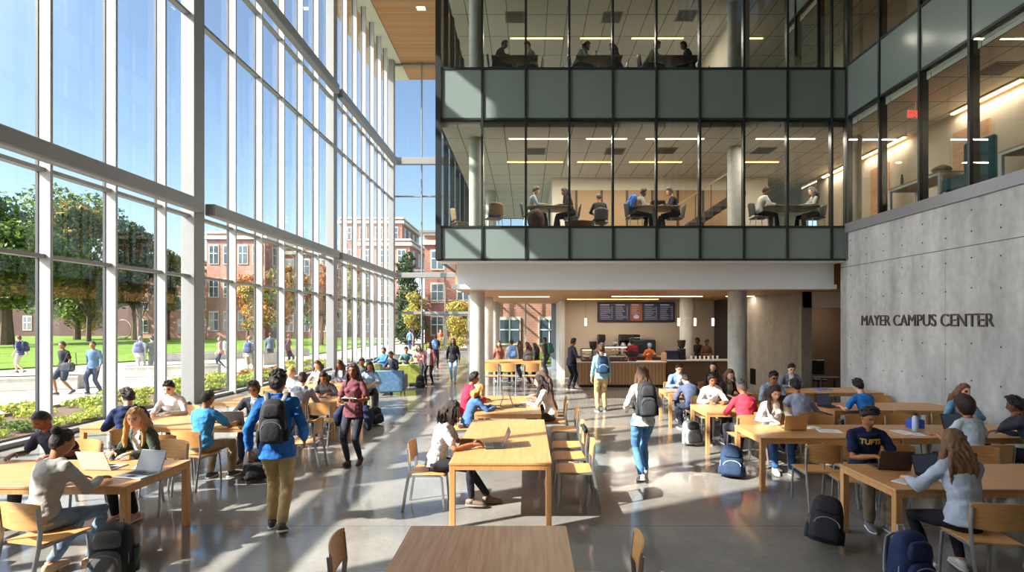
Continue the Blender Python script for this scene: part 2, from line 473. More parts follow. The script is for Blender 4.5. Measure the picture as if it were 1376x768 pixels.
    if hs:
        m = MB(); hair_mesh(m, headM, s, hs, det, seed)
        if hs in ('long', 'bob', 'pony') and det >= 1:
            hm_ = remesh(m, .010 if det >= 2 else .014, 2)
            co = np.empty(len(hm_.vertices) * 3); hm_.vertices.foreach_get('co', co); no = np.empty(len(hm_.vertices) * 3); hm_.vertices.foreach_get('normal', no); co = co.reshape(-1, 3); no = no.reshape(-1, 3)
            f1 = np.array([noise.noise(V((q[0] * 34 + 1.2 * math.sin(q[2] * 16 + seed), q[1] * 34, q[2] * 5 + seed))) for q in co])
            co += no * (f1 * .013)[:, None]; hm_.vertices.foreach_set('co', co.ravel()); hm_.polygons.foreach_set('use_smooth', [True] * len(hm_.polygons)); hm_.materials.append(hairmat(hcol)); hm_.name = 'hair'; link('hair', hm_, root)
        else: m.build('hair', hairmat(hcol), root, smooth=True)
    if cap:
        m = MB(); m.ell((0, 0, 0), (.094 * s, .112 * s, .085 * s), 16, 10, 0, headM @ Matrix.Translation(V((0, -.006, .055)) * s))
        m.loft([headM @ (V((0, .07, .065)) * s), headM @ (V((0, .16, .05)) * s)], [(.07 * s, .008), (.055 * s, .005)], 12, ref=headM.to_3x3() @ V((1, 0, 0)))
        m.build('cap', cloth(cap), root, smooth=True)
    if glasses:
        m = MB()
        for q in (-1, 1):
            c = [headM @ (V((q * .031 + .022 * math.cos(t * PI / 6), .088, .006 + .017 * math.sin(t * PI / 6))) * s) for t in range(13)]
            m.loft(c, [.0028 * s] * 13, 5, ref=headM.to_3x3() @ V((0, 1, 0)), cap=False)
            m.cyl(headM @ (V((q * .053, .086, .010)) * s), headM @ (V((q * .080, -.005, .004)) * s), .0025 * s, 5)
        m.cyl(headM @ (V((-.010, .091, .009)) * s), headM @ (V((.010, .091, .009)) * s), .0025 * s, 5)
        m.build('glasses', mat('spectacle_frame', (25, 22, 22), rough=.3), root)
    # ---- top
    kind, tc = top[0], top[1]
    tcol2 = top[2] if len(top) > 2 else None
    g = {'tee': .010, 'long': .010, 'sweater': .014, 'jacket': .018, 'hoodie': .018, 'shirt': .012, 'tank': .008}[kind]
    c = MB(); loose = g
    hemdrop = {'tee': .09, 'long': .09, 'sweater': .07, 'jacket': .12, 'hoodie': .09, 'shirt': .11, 'tank': .07}[kind]
    if sit: hemdrop = .03
    fr = [(.172, .132), (.160, .122), (.128, .094), (.150, .108), (.160, .113), (.140, .088)] if not fem else [(.176, .134), (.158, .120), (.116, .086), (.136, .106), (.148, .108), (.122, .08)]
    P = [P0 - V((0, 0, hemdrop * s)), P0 + updir(.3) * .06 * s, Wst, Cst - updir(1) * .04 * s, Cst + updir(1) * .04 * s, Shl]
    extra = .015 if sit else 0
    c.loft(P[:1] + P, [((fr[0][0] + .022 + loose * .6) * s, (fr[0][1] + .022 + loose * .6) * s)] + [((a + loose * .8) * s, (d + loose) * s) for a, d in fr], 16, ref=X)
    if fem and kind != 'jacket':
        for q in (-1, 1): c.ell(Cst + tw @ V((q * .062 * s, .085 * s, -.0 * s)), (.058 * s, .05 * s, .055 * s), 10, 8)
    nk = -.006 if kind in ('hoodie', 'jacket', 'shirt') else -.026
    c.loft([Shl - updir(1) * .03 * s, Shl + updir(1) * .008 * s, NB + updir(1) * nk * s], [(.11 * s + loose, .08 * s), (.10 * s + loose, .072 * s), (.070 * s + loose * .4, .062 * s + loose * .3)], 14, ref=X)
    for q in (-1, 1):
        c.limb([NB + V((q * .04 * s, 0, -.045 * s)), SL[q]], [.052 * s, (.047 * s + loose * .8)], 10)
        ra = [.047 * s + loose, .044 * s + loose * .8, .039 * s + loose, .037 * s + loose * .8, .028 * s + loose * .6]
        m1 = SL[q].lerp(E[q], .5); m2 = E[q].lerp(Wr[q], .4)
        if kind == 'tank': pass
        elif kind == 'tee': c.limb([SL[q], m1, SL[q].lerp(E[q], .66)], [ra[0], ra[1] + .006, ra[1] + .010], 12)
        elif kind == 'shirt' and len(top) > 3: c.limb([SL[q], m1, E[q], E[q].lerp(Wr[q], .2)], [ra[0], ra[1], ra[2], ra[2]], 12)
        else: c.limb([SL[q], m1, E[q], m2, E[q].lerp(Wr[q], .90)], ra, 12)
    if kind == 'hoodie' or hood:
        c.limb([NB + V((-.085 * s, -.01 * s, .0)), NB + V((-.06 * s, -.085 * s, -.01 * s)), NB + V((0, -.11 * s, -.03 * s)), NB + V((.06 * s, -.085 * s, -.01 * s)), NB + V((.085 * s, -.01 * s, .0))],
               [.022 * s, .034 * s, .042 * s, .034 * s, .022 * s], 8)
    if kind in ('jacket', 'shirt'):
        c.limb([NB + V((-.062 * s, .03 * s, .005)), NB + V((-.055 * s, -.05 * s, .02)), NB + V((.055 * s, -.05 * s, .02)), NB + V((.062 * s, .03 * s, .005))], [.014 * s] * 4, 8)
    tm = remesh(c, vox, 4 if det else 2)
    amp = .010 if det else .006
    co = np.empty(len(tm.vertices) * 3); tm.vertices.foreach_get('co', co); no = np.empty(len(tm.vertices) * 3); tm.vertices.foreach_get('normal', no)
    if det:
        co = co.reshape(-1, 3); no = no.reshape(-1, 3)
        f1 = np.array([noise.noise(V((p[0] * 9 + seed, p[1] * 9, p[2] * 16))) + .5 * noise.noise(V((p[0] * 22, p[1] * 22 + seed, p[2] * 30))) for p in co])
        co += no * (f1 * amp)[:, None]; tm.vertices.foreach_set('co', co.ravel())
    tm.polygons.foreach_set('use_smooth', [True] * len(tm.polygons))
    tm.materials.append(tc if isinstance(tc, bpy.types.Material) else cloth(tc))
    if tcol2 is not None:   # an open front or yoke showing a second colour
        tm.materials.append(cloth(tcol2))
        cen = np.empty(len(tm.polygons) * 3); tm.polygons.foreach_get('center', cen); cen = cen.reshape(-1, 3)
        nn = np.empty(len(tm.polygons) * 3); tm.polygons.foreach_get('normal', nn); nn = nn.reshape(-1, 3)
        sel = (np.abs(cen[:, 0]) < .055 * s) & (nn[:, 1] > .25) & (cen[:, 2] < NB.z - .0)
        tm.polygons.foreach_set('material_index', sel.astype(np.int32))
    tm.name = kind
    link({'tee': 't_shirt', 'long': 'long_sleeved_shirt', 'sweater': 'sweater', 'jacket': 'jacket', 'hoodie': 'hooded_sweatshirt', 'shirt': 'shirt', 'tank': 'sleeveless_top'}[kind], tm, root)
    # ---- bottom
    kind, bc = bottom
    c = MB(); lo = {'trousers': .014, 'jeans': .010, 'leggings': .004, 'shorts': .020, 'skirt': .02}[kind]
    c.limb([P0 - V((0, 0, .05 * s)), P0 + updir(.3) * .08 * s], [((.138 if not fem else .148) * s, .102 * s), (.128 * s, .09 * s)], 14, ref=V((1, 0, 0)))
    for q in (-1, 1):
        m3 = HL[q].lerp(K[q], .5); m4 = K[q].lerp(A[q], .35); R = [.083 * s + lo * .6, .072 * s + lo, .053 * s + lo, .051 * s + lo, .036 * s + lo * 1.6]
        if kind == 'shorts': c.limb([HL[q], m3, HL[q].lerp(K[q], .85)], [R[0], R[1] + .006, R[2] + .016], 12)
        elif kind == 'skirt': pass
        else: c.limb([HL[q], m3, K[q], m4, K[q].lerp(A[q], .93)], R, 12)
    if kind == 'skirt': c.limb([P0, P0 + (K[1] + K[-1] - HL[1] - HL[-1]) * .45], [(.165 * s, .12 * s), (.2 * s, .14 * s)], 14, ref=V((1, 0, 0)))
    tm = remesh(c, vox, 4 if det else 2)
    if det:
        co = np.empty(len(tm.vertices) * 3); tm.vertices.foreach_get('co', co); no = np.empty(len(tm.vertices) * 3); tm.vertices.foreach_get('normal', no)
        co = co.reshape(-1, 3); no = no.reshape(-1, 3)
        f1 = np.array([noise.noise(V((p[0] * 11 + seed, p[1] * 11, p[2] * 20))) for p in co])
        co += no * (f1 * (.010 if kind != 'leggings' else .002))[:, None]; tm.vertices.foreach_set('co', co.ravel())
    tm.polygons.foreach_set('use_smooth', [True] * len(tm.polygons)); tm.materials.append(cloth(bc)); tm.name = kind
    link(kind, tm, root)
    # ---- shoes
    if shoes:
        for q in (-1, 1):
            m = MB(); shoe(m, A[q], FD[q], s); m.build('shoe', [mat('shoe_%02x%02x%02x' % tuple(shoes[0]), shoes[0], rough=.6), mat('sole_%02x%02x%02x' % tuple(shoes[1]), shoes[1], rough=.6)], root, smooth=True)
    if apron:
        m = MB(); m.loft([P0 + V((0, .13, -.35 * s)), P0 + V((0, .135, 0)), Wst + V((0, .115, 0)), Cst + V((0, .135, 0)), Cst + V((0, .125, .08))], [(.19, .012), (.17, .012), (.14, .012), (.11, .012), (.09, .012)], 10, ref=(1, 0, 0))
        m.build('apron', cloth(apron), root, smooth=True)
    if print_:
        # big chest lettering following the chest
        o = text_mesh('chest_lettering', print_[0], print_[2], mat('print_%02x' % print_[1][0], print_[1], rough=.8), .004, .003, parent=root); me2 = o.data
        a = Rl
        base_ = Cst + updir(1) * .005 * s
        for v_ in me2.vertices:
            X_, Z_, e = v_.co.x, v_.co.y, v_.co.z
            aa = X_ / .17
            # sits on the shirt front, text right-reading from the front (mirrored x)
            v_.co = base_ + V((-math.sin(aa) * .165 * s, 0, .012)) + updir(1) * Z_ + V((0, math.cos(a), -math.sin(a))) * (.126 * s + g - (1 - math.cos(aa)) * .13 + e)
    root['_chest'] = list(Cst); root['_nb'] = list(NB); root['_sh'] = sw; root['_lean'] = Rl
    del root['_chest'], root['_nb'], root['_sh'], root['_lean']
    INFO[root.name] = dict(C=Cst, NB=NB, sw=sw, lean=Rl, P=P0, W=Wst, Wr=Wr, s=s, SL=SL, g=g)
    return root
INFO = {}
# ---------------------------------------------------------------- furniture and belongings
def wood(name, base, dark, axis=0, rough=.38, scale=1.0):
    m, N, L, b = nodes(name)
    tc = N.new('ShaderNodeTexCoord'); mp = N.new('ShaderNodeMapping'); L.new(tc.outputs['Object'], mp.inputs[0])
    sc = [14 * scale] * 3; sc[axis] = .8 * scale; mp.inputs['Scale'].default_value = sc
    n = N.new('ShaderNodeTexNoise'); n.inputs['Scale'].default_value = 2.2; n.inputs['Detail'].default_value = 6; n.inputs['Distortion'].default_value = .6
    L.new(mp.outputs[0], n.inputs[0])
    r = N.new('ShaderNodeValToRGB'); r.color_ramp.elements[0].position = .32; r.color_ramp.elements[1].position = .68
    r.color_ramp.elements[0].color = lin(dark) + (1,); r.color_ramp.elements[1].color = lin(base) + (1,)
    L.new(n.outputs[0], r.inputs[0]); L.new(r.outputs[0], b.inputs['Base Color'])
    b.inputs['Roughness'].default_value = rough; b.inputs['Specular IOR Level'].default_value = .45
    return m
W_TOPX = wood('table_oak_x', (204, 154, 102), (186, 134, 82), 0)
W_TOPY = wood('table_oak_y', (204, 154, 102), (186, 134, 82), 1)
W_LEG = wood('table_oak_z', (208, 158, 104), (190, 138, 86), 2)
W_DARK = wood('table_oak_walnut', (204, 162, 126), (178, 134, 100), 1)
W_CHAIR = wood('chair_ply', (216, 164, 104), (198, 144, 84), 0)
STEEL = mat('brushed_steel', (168, 170, 174), rough=.35, metal=.7)
STEELD = mat('dark_steel', (60, 62, 66), rough=.4, metal=.5)
BLACK = mat('black_plastic', (22, 22, 24), rough=.45)
WHITE = mat('white_paint', (228, 228, 226), rough=.5)
RUB = mat('rubber', (30, 30, 30), rough=.8)

def curved_slab(mb, w, x_steps, zf, yf, th, mi=0):
    """sheet of plywood bent in x: zf(u)->(z0,z1), yf(x,z)->y"""
    n = x_steps; m = 8; V0 = []; V1 = []
    for i in range(n + 1):
        u = -1 + 2 * i / n; x = u * w / 2; z0, z1 = zf(u)
        for j in range(m + 1):
            z = z0 + (z1 - z0) * j / m; y = yf(x, z)
            V0.append(V((x, y, z))); V1.append(V((x, y - th, z)))
    W = m + 1; N_ = len(V0); fs = []
    for i in range(n):
        for j in range(m):
            a, b, c, d = i * W + j, (i + 1) * W + j, (i + 1) * W + j + 1, i * W + j + 1
            fs.append((a, b, c, d)); fs.append((N_ + a, N_ + d, N_ + c, N_ + b))
    for i in range(n):
        fs.append((i * W, N_ + i * W, N_ + (i + 1) * W, (i + 1) * W)); a = i * W + m; b = (i + 1) * W + m; fs.append((a, b, N_ + b, N_ + a))
    for j in range(m):
        fs.append((j, j + 1, N_ + j + 1, N_ + j)); a = n * W + j; fs.append((a, N_ + a, N_ + a + 1, a + 1))
    mb.add(V0 + V1, fs, mi)

def make_chair():
    r = empty('dining_chair', label='x', cat='chair')
    m = MB()   # seat: bent ply with waterfall front
    P = []; R = []
    for y, z, w in ((-.205, .462, .195), (-.19, .462, .208), (-.05, .456, .215), (.10, .456, .222), (.185, .455, .222), (.215, .446, .215), (.228, .432, .20)):
        P.append((0, y, z)); R.append((w, .0085))
    m.loft(P, R, 20, ref=(1, 0, 0), power=6)
    m.build('seat', W_CHAIR, r, auto=50)
    m = MB()
    curved_slab(m, .445, 14, lambda u: (.585 + .015 * u * u, .828 - .022 * abs(u) ** 3), lambda x, z: -.235 + .035 * (x / .22) ** 2 - (z - .6) * .10, .011)
    m.build('backrest', W_CHAIR, r, auto=50)
    for sx in (-1, 1):
        m = MB(); m.loft([(sx * .205, -.30, .0), (sx * .207, -.262, .25), (sx * .208, -.225, .44), (sx * .212, -.213, .58), (sx * .212, -.232, .78)], [(.0105, .019)] * 5, 8, ref=(1, 0, 0), power=3)
        m.box(sx * .205 - .013, sx * .205 + .013, -.318, -.284, 0, .008)
        m.build('leg', STEEL, r, auto=50)
        m = MB(); m.loft([(sx * .205, .215, .0), (sx * .203, .195, .25), (sx * .20, .18, .415), (sx * .20, .15, .437), (sx * .20, .0, .440), (sx * .207, -.22, .442)], [(.0105, .016)] * 6, 8, ref=(1, 0, 0), power=3)
        m.build('leg', STEEL, r, auto=50)
    m = MB(); m.cyl((-.20, .10, .437), (.20, .10, .437), .009, 8); m.cyl((-.20, -.14, .440), (.20, -.14, .440), .009, 8); m.build('seat_rail', STEEL, r)
    return r

def make_table(name, L, D, H=.75, mats=None, label='', x=0, y=0, group=None, rz=0, leg=.065):
    """L along x, D along y, origin at its centre on the floor"""
    top, side = mats or ((W_TOPX if L > D else W_TOPY), W_LEG)
    r = empty(name, (x, y, 0), rz, label=label, cat='table', group=group)
    m = MB(); m.box(-L / 2, L / 2, -D / 2, D / 2, H - .032, H, 0, .004); m.build('tabletop', top, r)
    m = MB(); a = .022
    for (x0, x1, y0, y1) in ((-L / 2 + .006, L / 2 - .006, -D / 2 + .006, -D / 2 + .006 + a), (-L / 2 + .006, L / 2 - .006, D / 2 - .006 - a, D / 2 - .006),
                             (-L / 2 + .006, -L / 2 + .006 + a, -D / 2, D / 2), (L / 2 - .006 - a, L / 2 - .006, -D / 2, D / 2)):
        m.box(x0, x1, max(y0, -D / 2 + .006), min(y1, D / 2 - .006), H - .082, H - .033)
    m.build('apron', side, r)
    for sx in (-1, 1):
        for sy in (-1, 1):
            m = MB(); cx = sx * (L / 2 - leg / 2 - .004); cy = sy * (D / 2 - leg / 2 - .004)
            m.box(cx - leg / 2, cx + leg / 2, cy - leg / 2, cy + leg / 2, .0, H - .033, 0, .004); m.build('leg', side, r)
    return r

SCREEN = mat('laptop_screen', (16, 18, 26), rough=.25, emit=((120, 135, 165), .06), vary=.3, vscale=3)
def make_laptop(col, label, x, y, z, rot, ang=108, sc=1.0, screen=None):
    c = mat('laptop_%02x%02x%02x' % tuple(col), col, rough=.35, metal=.4)
    r = empty('laptop', (x, y, z), math.radians(rot), label=label, cat='laptop'); r.scale = (sc,) * 3
    m = MB(); m.box(-.165, .165, -.115, .115, .0, .014, 0, .004); m.build('base', c, r)
    m = MB()
    for j in range(5):
        for i in range(12): m.box(-.145 + i * .0245, -.125 + i * .0245, -.01 + j * .022, .008 + j * .022, .0142, .0165)
    m.box(-.045, .045, -.095, -.03, .0142, .0148); m.build('keyboard', BLACK, r)
    A = Matrix.Translation((0, .112, .012)) @ Matrix.Rotation(math.radians(ang - 90), 4, 'X') 
    A = Matrix.Translation((0, .112, .012)) @ Matrix.Rotation(-math.radians(ang - 90), 4, 'X')
    m = MB(); m.box(-.165, .165, -.0, .008, .0, .225, 0, .003, M=A); lid = m.build('lid', c, r)
    m = MB(); m.box(-.155, .155, -.0015, .0, .012, .213, M=A); m.build('screen', screen or SCREEN, lid)
    m = MB(); m.box(-.163, .163, -.0008, .0, .003, .222, M=A); m.build('screen_border', BLACK, lid)
    m = MB(); m.cyl((-.12, .114, .012), (.12, .114, .012), .006, 8); m.build('hinge', BLACK, r)
    return r

def pack_shape(m, w, d, h, y0=0, z0=0, mi=0, M=None, lean=0):
    P = []; R = []
    for t, k, q in ((0, .80, .75), (.03, .93, .9), (.12, 1, 1), (.35, 1.02, 1.05), (.6, .97, .95), (.8, .88, .82), (.92, .72, .62), (.98, .45, .38), (1, .15, .12)):
        P.append(V((0, y0 - d / 2 * (.95 if t < .6 else 1 - (t - .6) * .35), z0 + t * h))); R.append((w / 2 * k, d / 2 * q))
    if M is not None: P = [M @ p for p in P]
    m.loft(P, R, 18, mi, ref=(M.to_3x3() @ V((1, 0, 0))) if M is not None else (1, 0, 0), power=2.9)
def backpack(col, label, loc, rot=0, worn=None, accent=None, h=.47, w=.31, d=.19, tilt=0, roll=0, group=None, bottle=None, pocket=None, z=0):
    c = mat('pack_%02x%02x%02x' % tuple(col), col, rough=.75, spec=.3, bump=.3, bscale=25, vary=.15, vscale=12)
    ac = mat('packtrim_%02x%02x%02x' % tuple(accent or (110, 112, 116)), accent or (110, 112, 116), rough=.6)
    r = empty('backpack', loc, math.radians(rot), label=label, cat='backpack', group=group)
    if worn is None:
        M = Matrix.Translation((0, 0, abs(math.sin(math.radians(roll))) * w * .45 + .005)) @ Matrix.Rotation(math.radians(tilt), 4, 'X') @ Matrix.Rotation(math.radians(roll), 4, 'Y')
    else:
        I = worn; M = Matrix.Translation(I['W'] + V((0, -(.105 + I['g']) * I['s'], -.10 * I['s']))) @ Matrix.Rotation(-I['lean'] * .9, 4, 'X')
    m = MB(); pack_shape(m, w, d, h, M=M)
    m.build('main_compartment', c, r, smooth=True)
    pc = c if not pocket else mat('pack_%02x%02x%02x' % tuple(pocket), pocket, rough=.75, spec=.3, bump=.3, bscale=25, vary=.15)
    m = MB(); pack_shape(m, w * .80, d * .42, h * .52, y0=-d * .80, z0=h * .05, M=M); fp = m.build('front_pocket', pc, r, smooth=True)
    m = MB()
    zz = [M @ V((w * .36 * math.cos(t), -d * 1.16 + .004, h * .34 + h * .16 * math.sin(t))) for t in [PI * k / 10 for k in range(11)]]
    m.loft(zz, [.0055] * 11, 5); m.build('zip', ac, fp)
    m = MB(); pack_shape(m, w * .66, d * .30, h * .30, y0=-d * .78, z0=h * .60, M=M); m.build('upper_pocket', pc, r, smooth=True)
    m = MB(); zz = [M @ V((w * .485 * math.cos(t) * (1 if t else 1), -d * .72, h * .30 + h * .62 * math.sin(t))) for t in [PI * k / 14 for k in range(15)]]
    m.loft(zz, [.006] * 15, 5); m.build('main_zip', ac, r)
    for sx in (-1, 1):
        m = MB(); pack_shape(m, .05, .09, h * .32, y0=-d * .28, z0=h * .03, M=M @ Matrix.Translation((sx * w * .5, 0, 0))); m.build('side_pocket', c, r, smooth=True)
        m = MB()
        if worn is None:
            Q = [M @ V(p) for p in ((sx * .06, -.01, h * .90), (sx * .075, .045, h * .80), (sx * .085, .055, h * .5), (sx * .10, .04, h * .25), (sx * .12, .0, h * .08))]
        else:
            I = worn; s = I['s']; g = I['g']; C = I['C']; x = I['sw'] * .62 * sx
            Q = [M @ V((sx * .07, .0, h * .84)), I['NB'] + V((x, -.055, .02 * s)), I['NB'] + V((x, .02, .018 * s)), C + V((x * 1.05, .135 * s + g, .05)), C + V((x * 1.15, .135 * s + g, -.07)), C + V((x * 1.45, .075 * s + g, -.17)), M @ V((sx * w * .46, .0, h * .12))]
        m.loft(Q, [(.027, .008)] * len(Q), 8, ref=(1, 0, 0)); m.build('shoulder_strap', ac if accent else c, r, smooth=True)
    m = MB(); m.loft([M @ V(p) for p in ((-.035, -.02, h * .93), (-.03, -.01, h * 1.03), (.03, -.01, h * 1.03), (.035, -.02, h * .93))], [(.010, .005)] * 4, 6, ref=(0, 1, 0)); m.build('carry_handle', ac, r)
    if bottle:
        m = MB(); b0 = M @ V((w * .54, -d * .3, h * .12)); b1 = M @ V((w * .54, -d * .3, h * .52)); m.cyl(b0, b1, .033, 12); m.cyl(b1, b1 + (b1 - b0).normalized() * .03, .02, 10)
        m.build('bottle', mat('bottle_%02x' % bottle[0], bottle, rough=.25), r, smooth=True)
    return r
def on_back(p, col, label, **k):
    """a backpack carried by person p"""
    I = INFO[p.name]; return backpack(col, label, p.location.copy(), math.degrees(p.rotation_euler.z), worn=I, **k)

def paper(x, y, z, rot, label, w=.21, h=.297, n=1, col=(240, 240, 238), name='paper_sheet', cat='paper'):
    r = empty(name, (x, y, z), math.radians(rot), label=label, cat=cat)
    m = MB(); m.box(-w / 2, w / 2, -h / 2, h / 2, 0, .002 * n, 0, 0); m.build('sheet', mat('paper_%02x%02x' % (col[0], col[2]), col, rough=.8), r)
    m = MB()
    for k in range(9): m.box(-w * .4, w * (.4 - .1 * (k % 3)), h * .4 - k * h * .09, h * .4 - k * h * .09 + .003, .002 * n, .002 * n + .0004)
    m.build('print', mat('ink', (90, 92, 100), rough=.8), r)
    return r
def book(x, y, z, rot, label, col=(90, 60, 50), w=.17, h=.24, t=.03, open_=False):
    r = empty('book', (x, y, z), math.radians(rot), label=label, cat='book')
    if open_:
        for sx in (-1, 1):
            m = MB(); m.loft([(sx * .004, 0, .010), (sx * w * .3, 0, .020), (sx * w * .7, 0, .014), (sx * w, 0, .008)], [(h / 2, .004)] * 4, 4, ref=(0, 1, 0), twist=PI / 4); m.build('page_block', mat('paper_page', (236, 232, 222), rough=.8), r)
        m = MB(); m.box(-w - .004, w + .004, -h * .36, h * .36, 0, .005); m.build('cover', cloth(col), r)
    else:
        m = MB(); m.box(-w / 2 + .004, w / 2 - .006, -h / 2 + .005, h / 2 - .005, .004, t - .004); m.build('page_block', mat('paper_page', (236, 232, 222), rough=.8), r)
        m = MB(); m.box(-w / 2, w / 2, -h / 2, h / 2, 0, .004); m.box(-w / 2, w / 2, -h / 2, h / 2, t - .004, t); m.box(-w / 2, -w / 2 + .004, -h / 2, h / 2, 0, t); m.build('cover', cloth(col), r)
    return r
def bottle(x, y, z, label, col=(70, 110, 160), h=.24, r0=.034, name='water_bottle', cat='bottle'):
    r = empty(name, (x, y, z), 0, label=label, cat=cat)
    m = MB(); m.loft([(0, 0, 0), (0, 0, .01), (0, 0, h * .72), (0, 0, h * .82), (0, 0, h * .86)], [r0 * .9, r0, r0, r0 * .6, r0 * .5], 16); m.build('body', mat('bottle_%02x%02x' % (col[0], col[2]), col, rough=.3), r, smooth=True)
    m = MB(); m.cyl((0, 0, h * .86), (0, 0, h), r0 * .62, 14); m.build('cap', BLACK, r)
    return r
def cup(x, y, z, label, col=(235, 232, 225), h=.12, lid=(240, 240, 240)):
    r = empty('paper_cup', (x, y, z), 0, label=label, cat='cup')
    m = MB(); m.loft([(0, 0, 0), (0, 0, h)], [.028, .04], 16); m.build('body', mat('cup_%02x' % col[0], col, rough=.6), r, smooth=False)
    m = MB(); m.cyl((0, 0, h), (0, 0, h + .012), .042, 16); m.build('lid', mat('cuplid', lid, rough=.5), r)
    return r
# ---------------------------------------------------------------- the building
XW, XG, XR = -9.6, -9.72, 8.4
YF, YE, YB, YN = 13.7, 37.7, 26.0, -4.5
ZR = 21.0
ALU = mat('white_aluminium', (172, 172, 171), rough=.45, spec=.3)
PAINTST = mat('painted_steel', (138, 138, 138), rough=.45, spec=.4)
DKFR = mat('dark_frame', (38, 42, 44), rough=.4, spec=.4)
GASK = mat('gasket', (44, 44, 46), rough=.6)
PLAST = mat('white_plaster', (214, 210, 202), rough=.8, spec=.2)
CREAM = mat('cream_plaster', (196, 182, 162), rough=.8, spec=.2)
BEIGE = mat('beige_wall', (214, 206, 190), rough=.85, spec=.2)

def glass(name, tint, ior=1.5, rough=0.0, dirt=0):
    m, N, L, b = nodes(name); N.remove(b)
    out = N['Material Output']; tr = N.new('ShaderNodeBsdfTransparent'); gl = N.new('ShaderNodeBsdfGlossy'); fr = N.new('ShaderNodeFresnel'); mx = N.new('ShaderNodeMixShader')
    tr.inputs[0].default_value = tuple(tint) + (1,); gl.inputs['Roughness'].default_value = rough; gl.inputs[0].default_value = (.92, .96, .96, 1)
    fr.inputs[0].default_value = ior
    L.new(fr.outputs[0], mx.inputs[0]); L.new(tr.outputs[0], mx.inputs[1]); L.new(gl.outputs[0], mx.inputs[2])
    L.new(mx.outputs[0], out.inputs[0])
    return m
G_CLEAR = glass('clear_glass', (.90, .93, .93), 1.42)
G_FAC = glass('facade_glass', (.80, .84, .80), 1.7)
G_CASE = glass('case_glass', (.9, .92, .92), 1.4)
G_SPAN = mat('spandrel_glass', (118, 132, 130), rough=.5, spec=.3, coat=.5, vary=.04, vscale=.7)

def concrete(name, col, panel=True):
    m, N, L, b = nodes(name)
    tc = N.new('ShaderNodeTexCoord')
    n1 = N.new('ShaderNodeTexNoise'); n1.inputs['Scale'].default_value = .9; n1.inputs['Detail'].default_value = 8; n1.inputs['Roughness'].default_value = .65
    n2 = N.new('ShaderNodeTexNoise'); n2.inputs['Scale'].default_value = 7; n2.inputs['Detail'].default_value = 6
    mp = N.new('ShaderNodeMapping'); mp.inputs['Scale'].default_value = (1.6, 1.6, .35)
    L.new(tc.outputs['Object'], mp.inputs[0]); L.new(mp.outputs[0], n1.inputs[0]); L.new(tc.outputs['Object'], n2.inputs[0])
    r1 = N.new('ShaderNodeValToRGB'); e = r1.color_ramp.elements
    e[0].position = .3; e[1].position = .72; e[0].color = lin([c * .80 for c in col]) + (1,); e[1].color = lin([min(255, c * 1.10) for c in col]) + (1,)
    L.new(n1.outputs[0], r1.inputs[0])
    r2 = N.new('ShaderNodeMapRange'); r2.inputs[1].default_value = .3; r2.inputs[2].default_value = .7; r2.inputs[3].default_value = .9; r2.inputs[4].default_value = 1.08
    L.new(n2.outputs[0], r2.inputs[0]); vm = N.new('ShaderNodeVectorMath'); vm.operation = 'SCALE'; L.new(r1.outputs[0], vm.inputs[0]); L.new(r2.outputs[0], vm.inputs['Scale'])
    L.new(vm.outputs[0], b.inputs['Base Color']); b.inputs['Roughness'].default_value = .75; b.inputs['Specular IOR Level'].default_value = .3
    bp = N.new('ShaderNodeBump'); bp.inputs['Strength'].default_value = .25; bp.inputs['Distance'].default_value = .01; L.new(n2.outputs[0], bp.inputs['Height']); L.new(bp.outputs[0], b.inputs['Normal'])
    return m
CONC = concrete('cast_concrete', (186, 186, 186)); CONCC = concrete('column_concrete', (196, 195, 188)); CONCD = concrete('warm_concrete', (140, 130, 116))
EARTH = concrete('plaza_concrete', (196, 190, 180))

def floor_mat():
    m, N, L, b = nodes('polished_concrete')
    tc = N.new('ShaderNodeTexCoord')
    n1 = N.new('ShaderNodeTexNoise'); n1.inputs['Scale'].default_value = .7; n1.inputs['Detail'].default_value = 8; n1.inputs['Roughness'].default_value = .6
    n2 = N.new('ShaderNodeTexNoise'); n2.inputs['Scale'].default_value = 18; n2.inputs['Detail'].default_value = 5
    L.new(tc.outputs['Object'], n1.inputs[0]); L.new(tc.outputs['Object'], n2.inputs[0])
    r = N.new('ShaderNodeValToRGB'); e = r.color_ramp.elements; e[0].position = .3; e[1].position = .7
    e[0].color = lin((112, 111, 107)) + (1,); e[1].color = lin((150, 148, 143)) + (1,)
    L.new(n1.outputs[0], r.inputs[0])
    r2 = N.new('ShaderNodeMapRange'); r2.inputs[1].default_value = .3; r2.inputs[2].default_value = .7; r2.inputs[3].default_value = .93; r2.inputs[4].default_value = 1.06
    L.new(n2.outputs[0], r2.inputs[0]); vm = N.new('ShaderNodeVectorMath'); vm.operation = 'SCALE'; L.new(r.outputs[0], vm.inputs[0]); L.new(r2.outputs[0], vm.inputs['Scale'])
    # saw-cut joints
    br = N.new('ShaderNodeTexBrick'); br.offset = 0; br.inputs['Scale'].default_value = 1; br.inputs['Brick Width'].default_value = 9.2; br.inputs['Row Height'].default_value = 5.88; br.inputs['Mortar Size'].default_value = .007; br.inputs['Mortar Smooth'].default_value = 0
    mp = N.new('ShaderNodeMapping'); mp.inputs['Location'].default_value = (5.2, -.12, 0); L.new(tc.outputs['Object'], mp.inputs[0]); L.new(mp.outputs[0], br.inputs[0])
    c = mix_rgb(N, L, br.outputs['Fac'], vm.outputs[0], lin((104, 101, 96)))
    L.new(c, b.inputs['Base Color'])
    rr = N.new('ShaderNodeMapRange'); rr.inputs[1].default_value = .3; rr.inputs[2].default_value = .7; rr.inputs[3].default_value = .07; rr.inputs[4].default_value = .17
    L.new(n1.outputs[0], rr.inputs[0]); L.new(rr.outputs[0], b.inputs['Roughness']); b.inputs['Specular IOR Level'].default_value = .55
    return m
FLOOR = floor_mat()

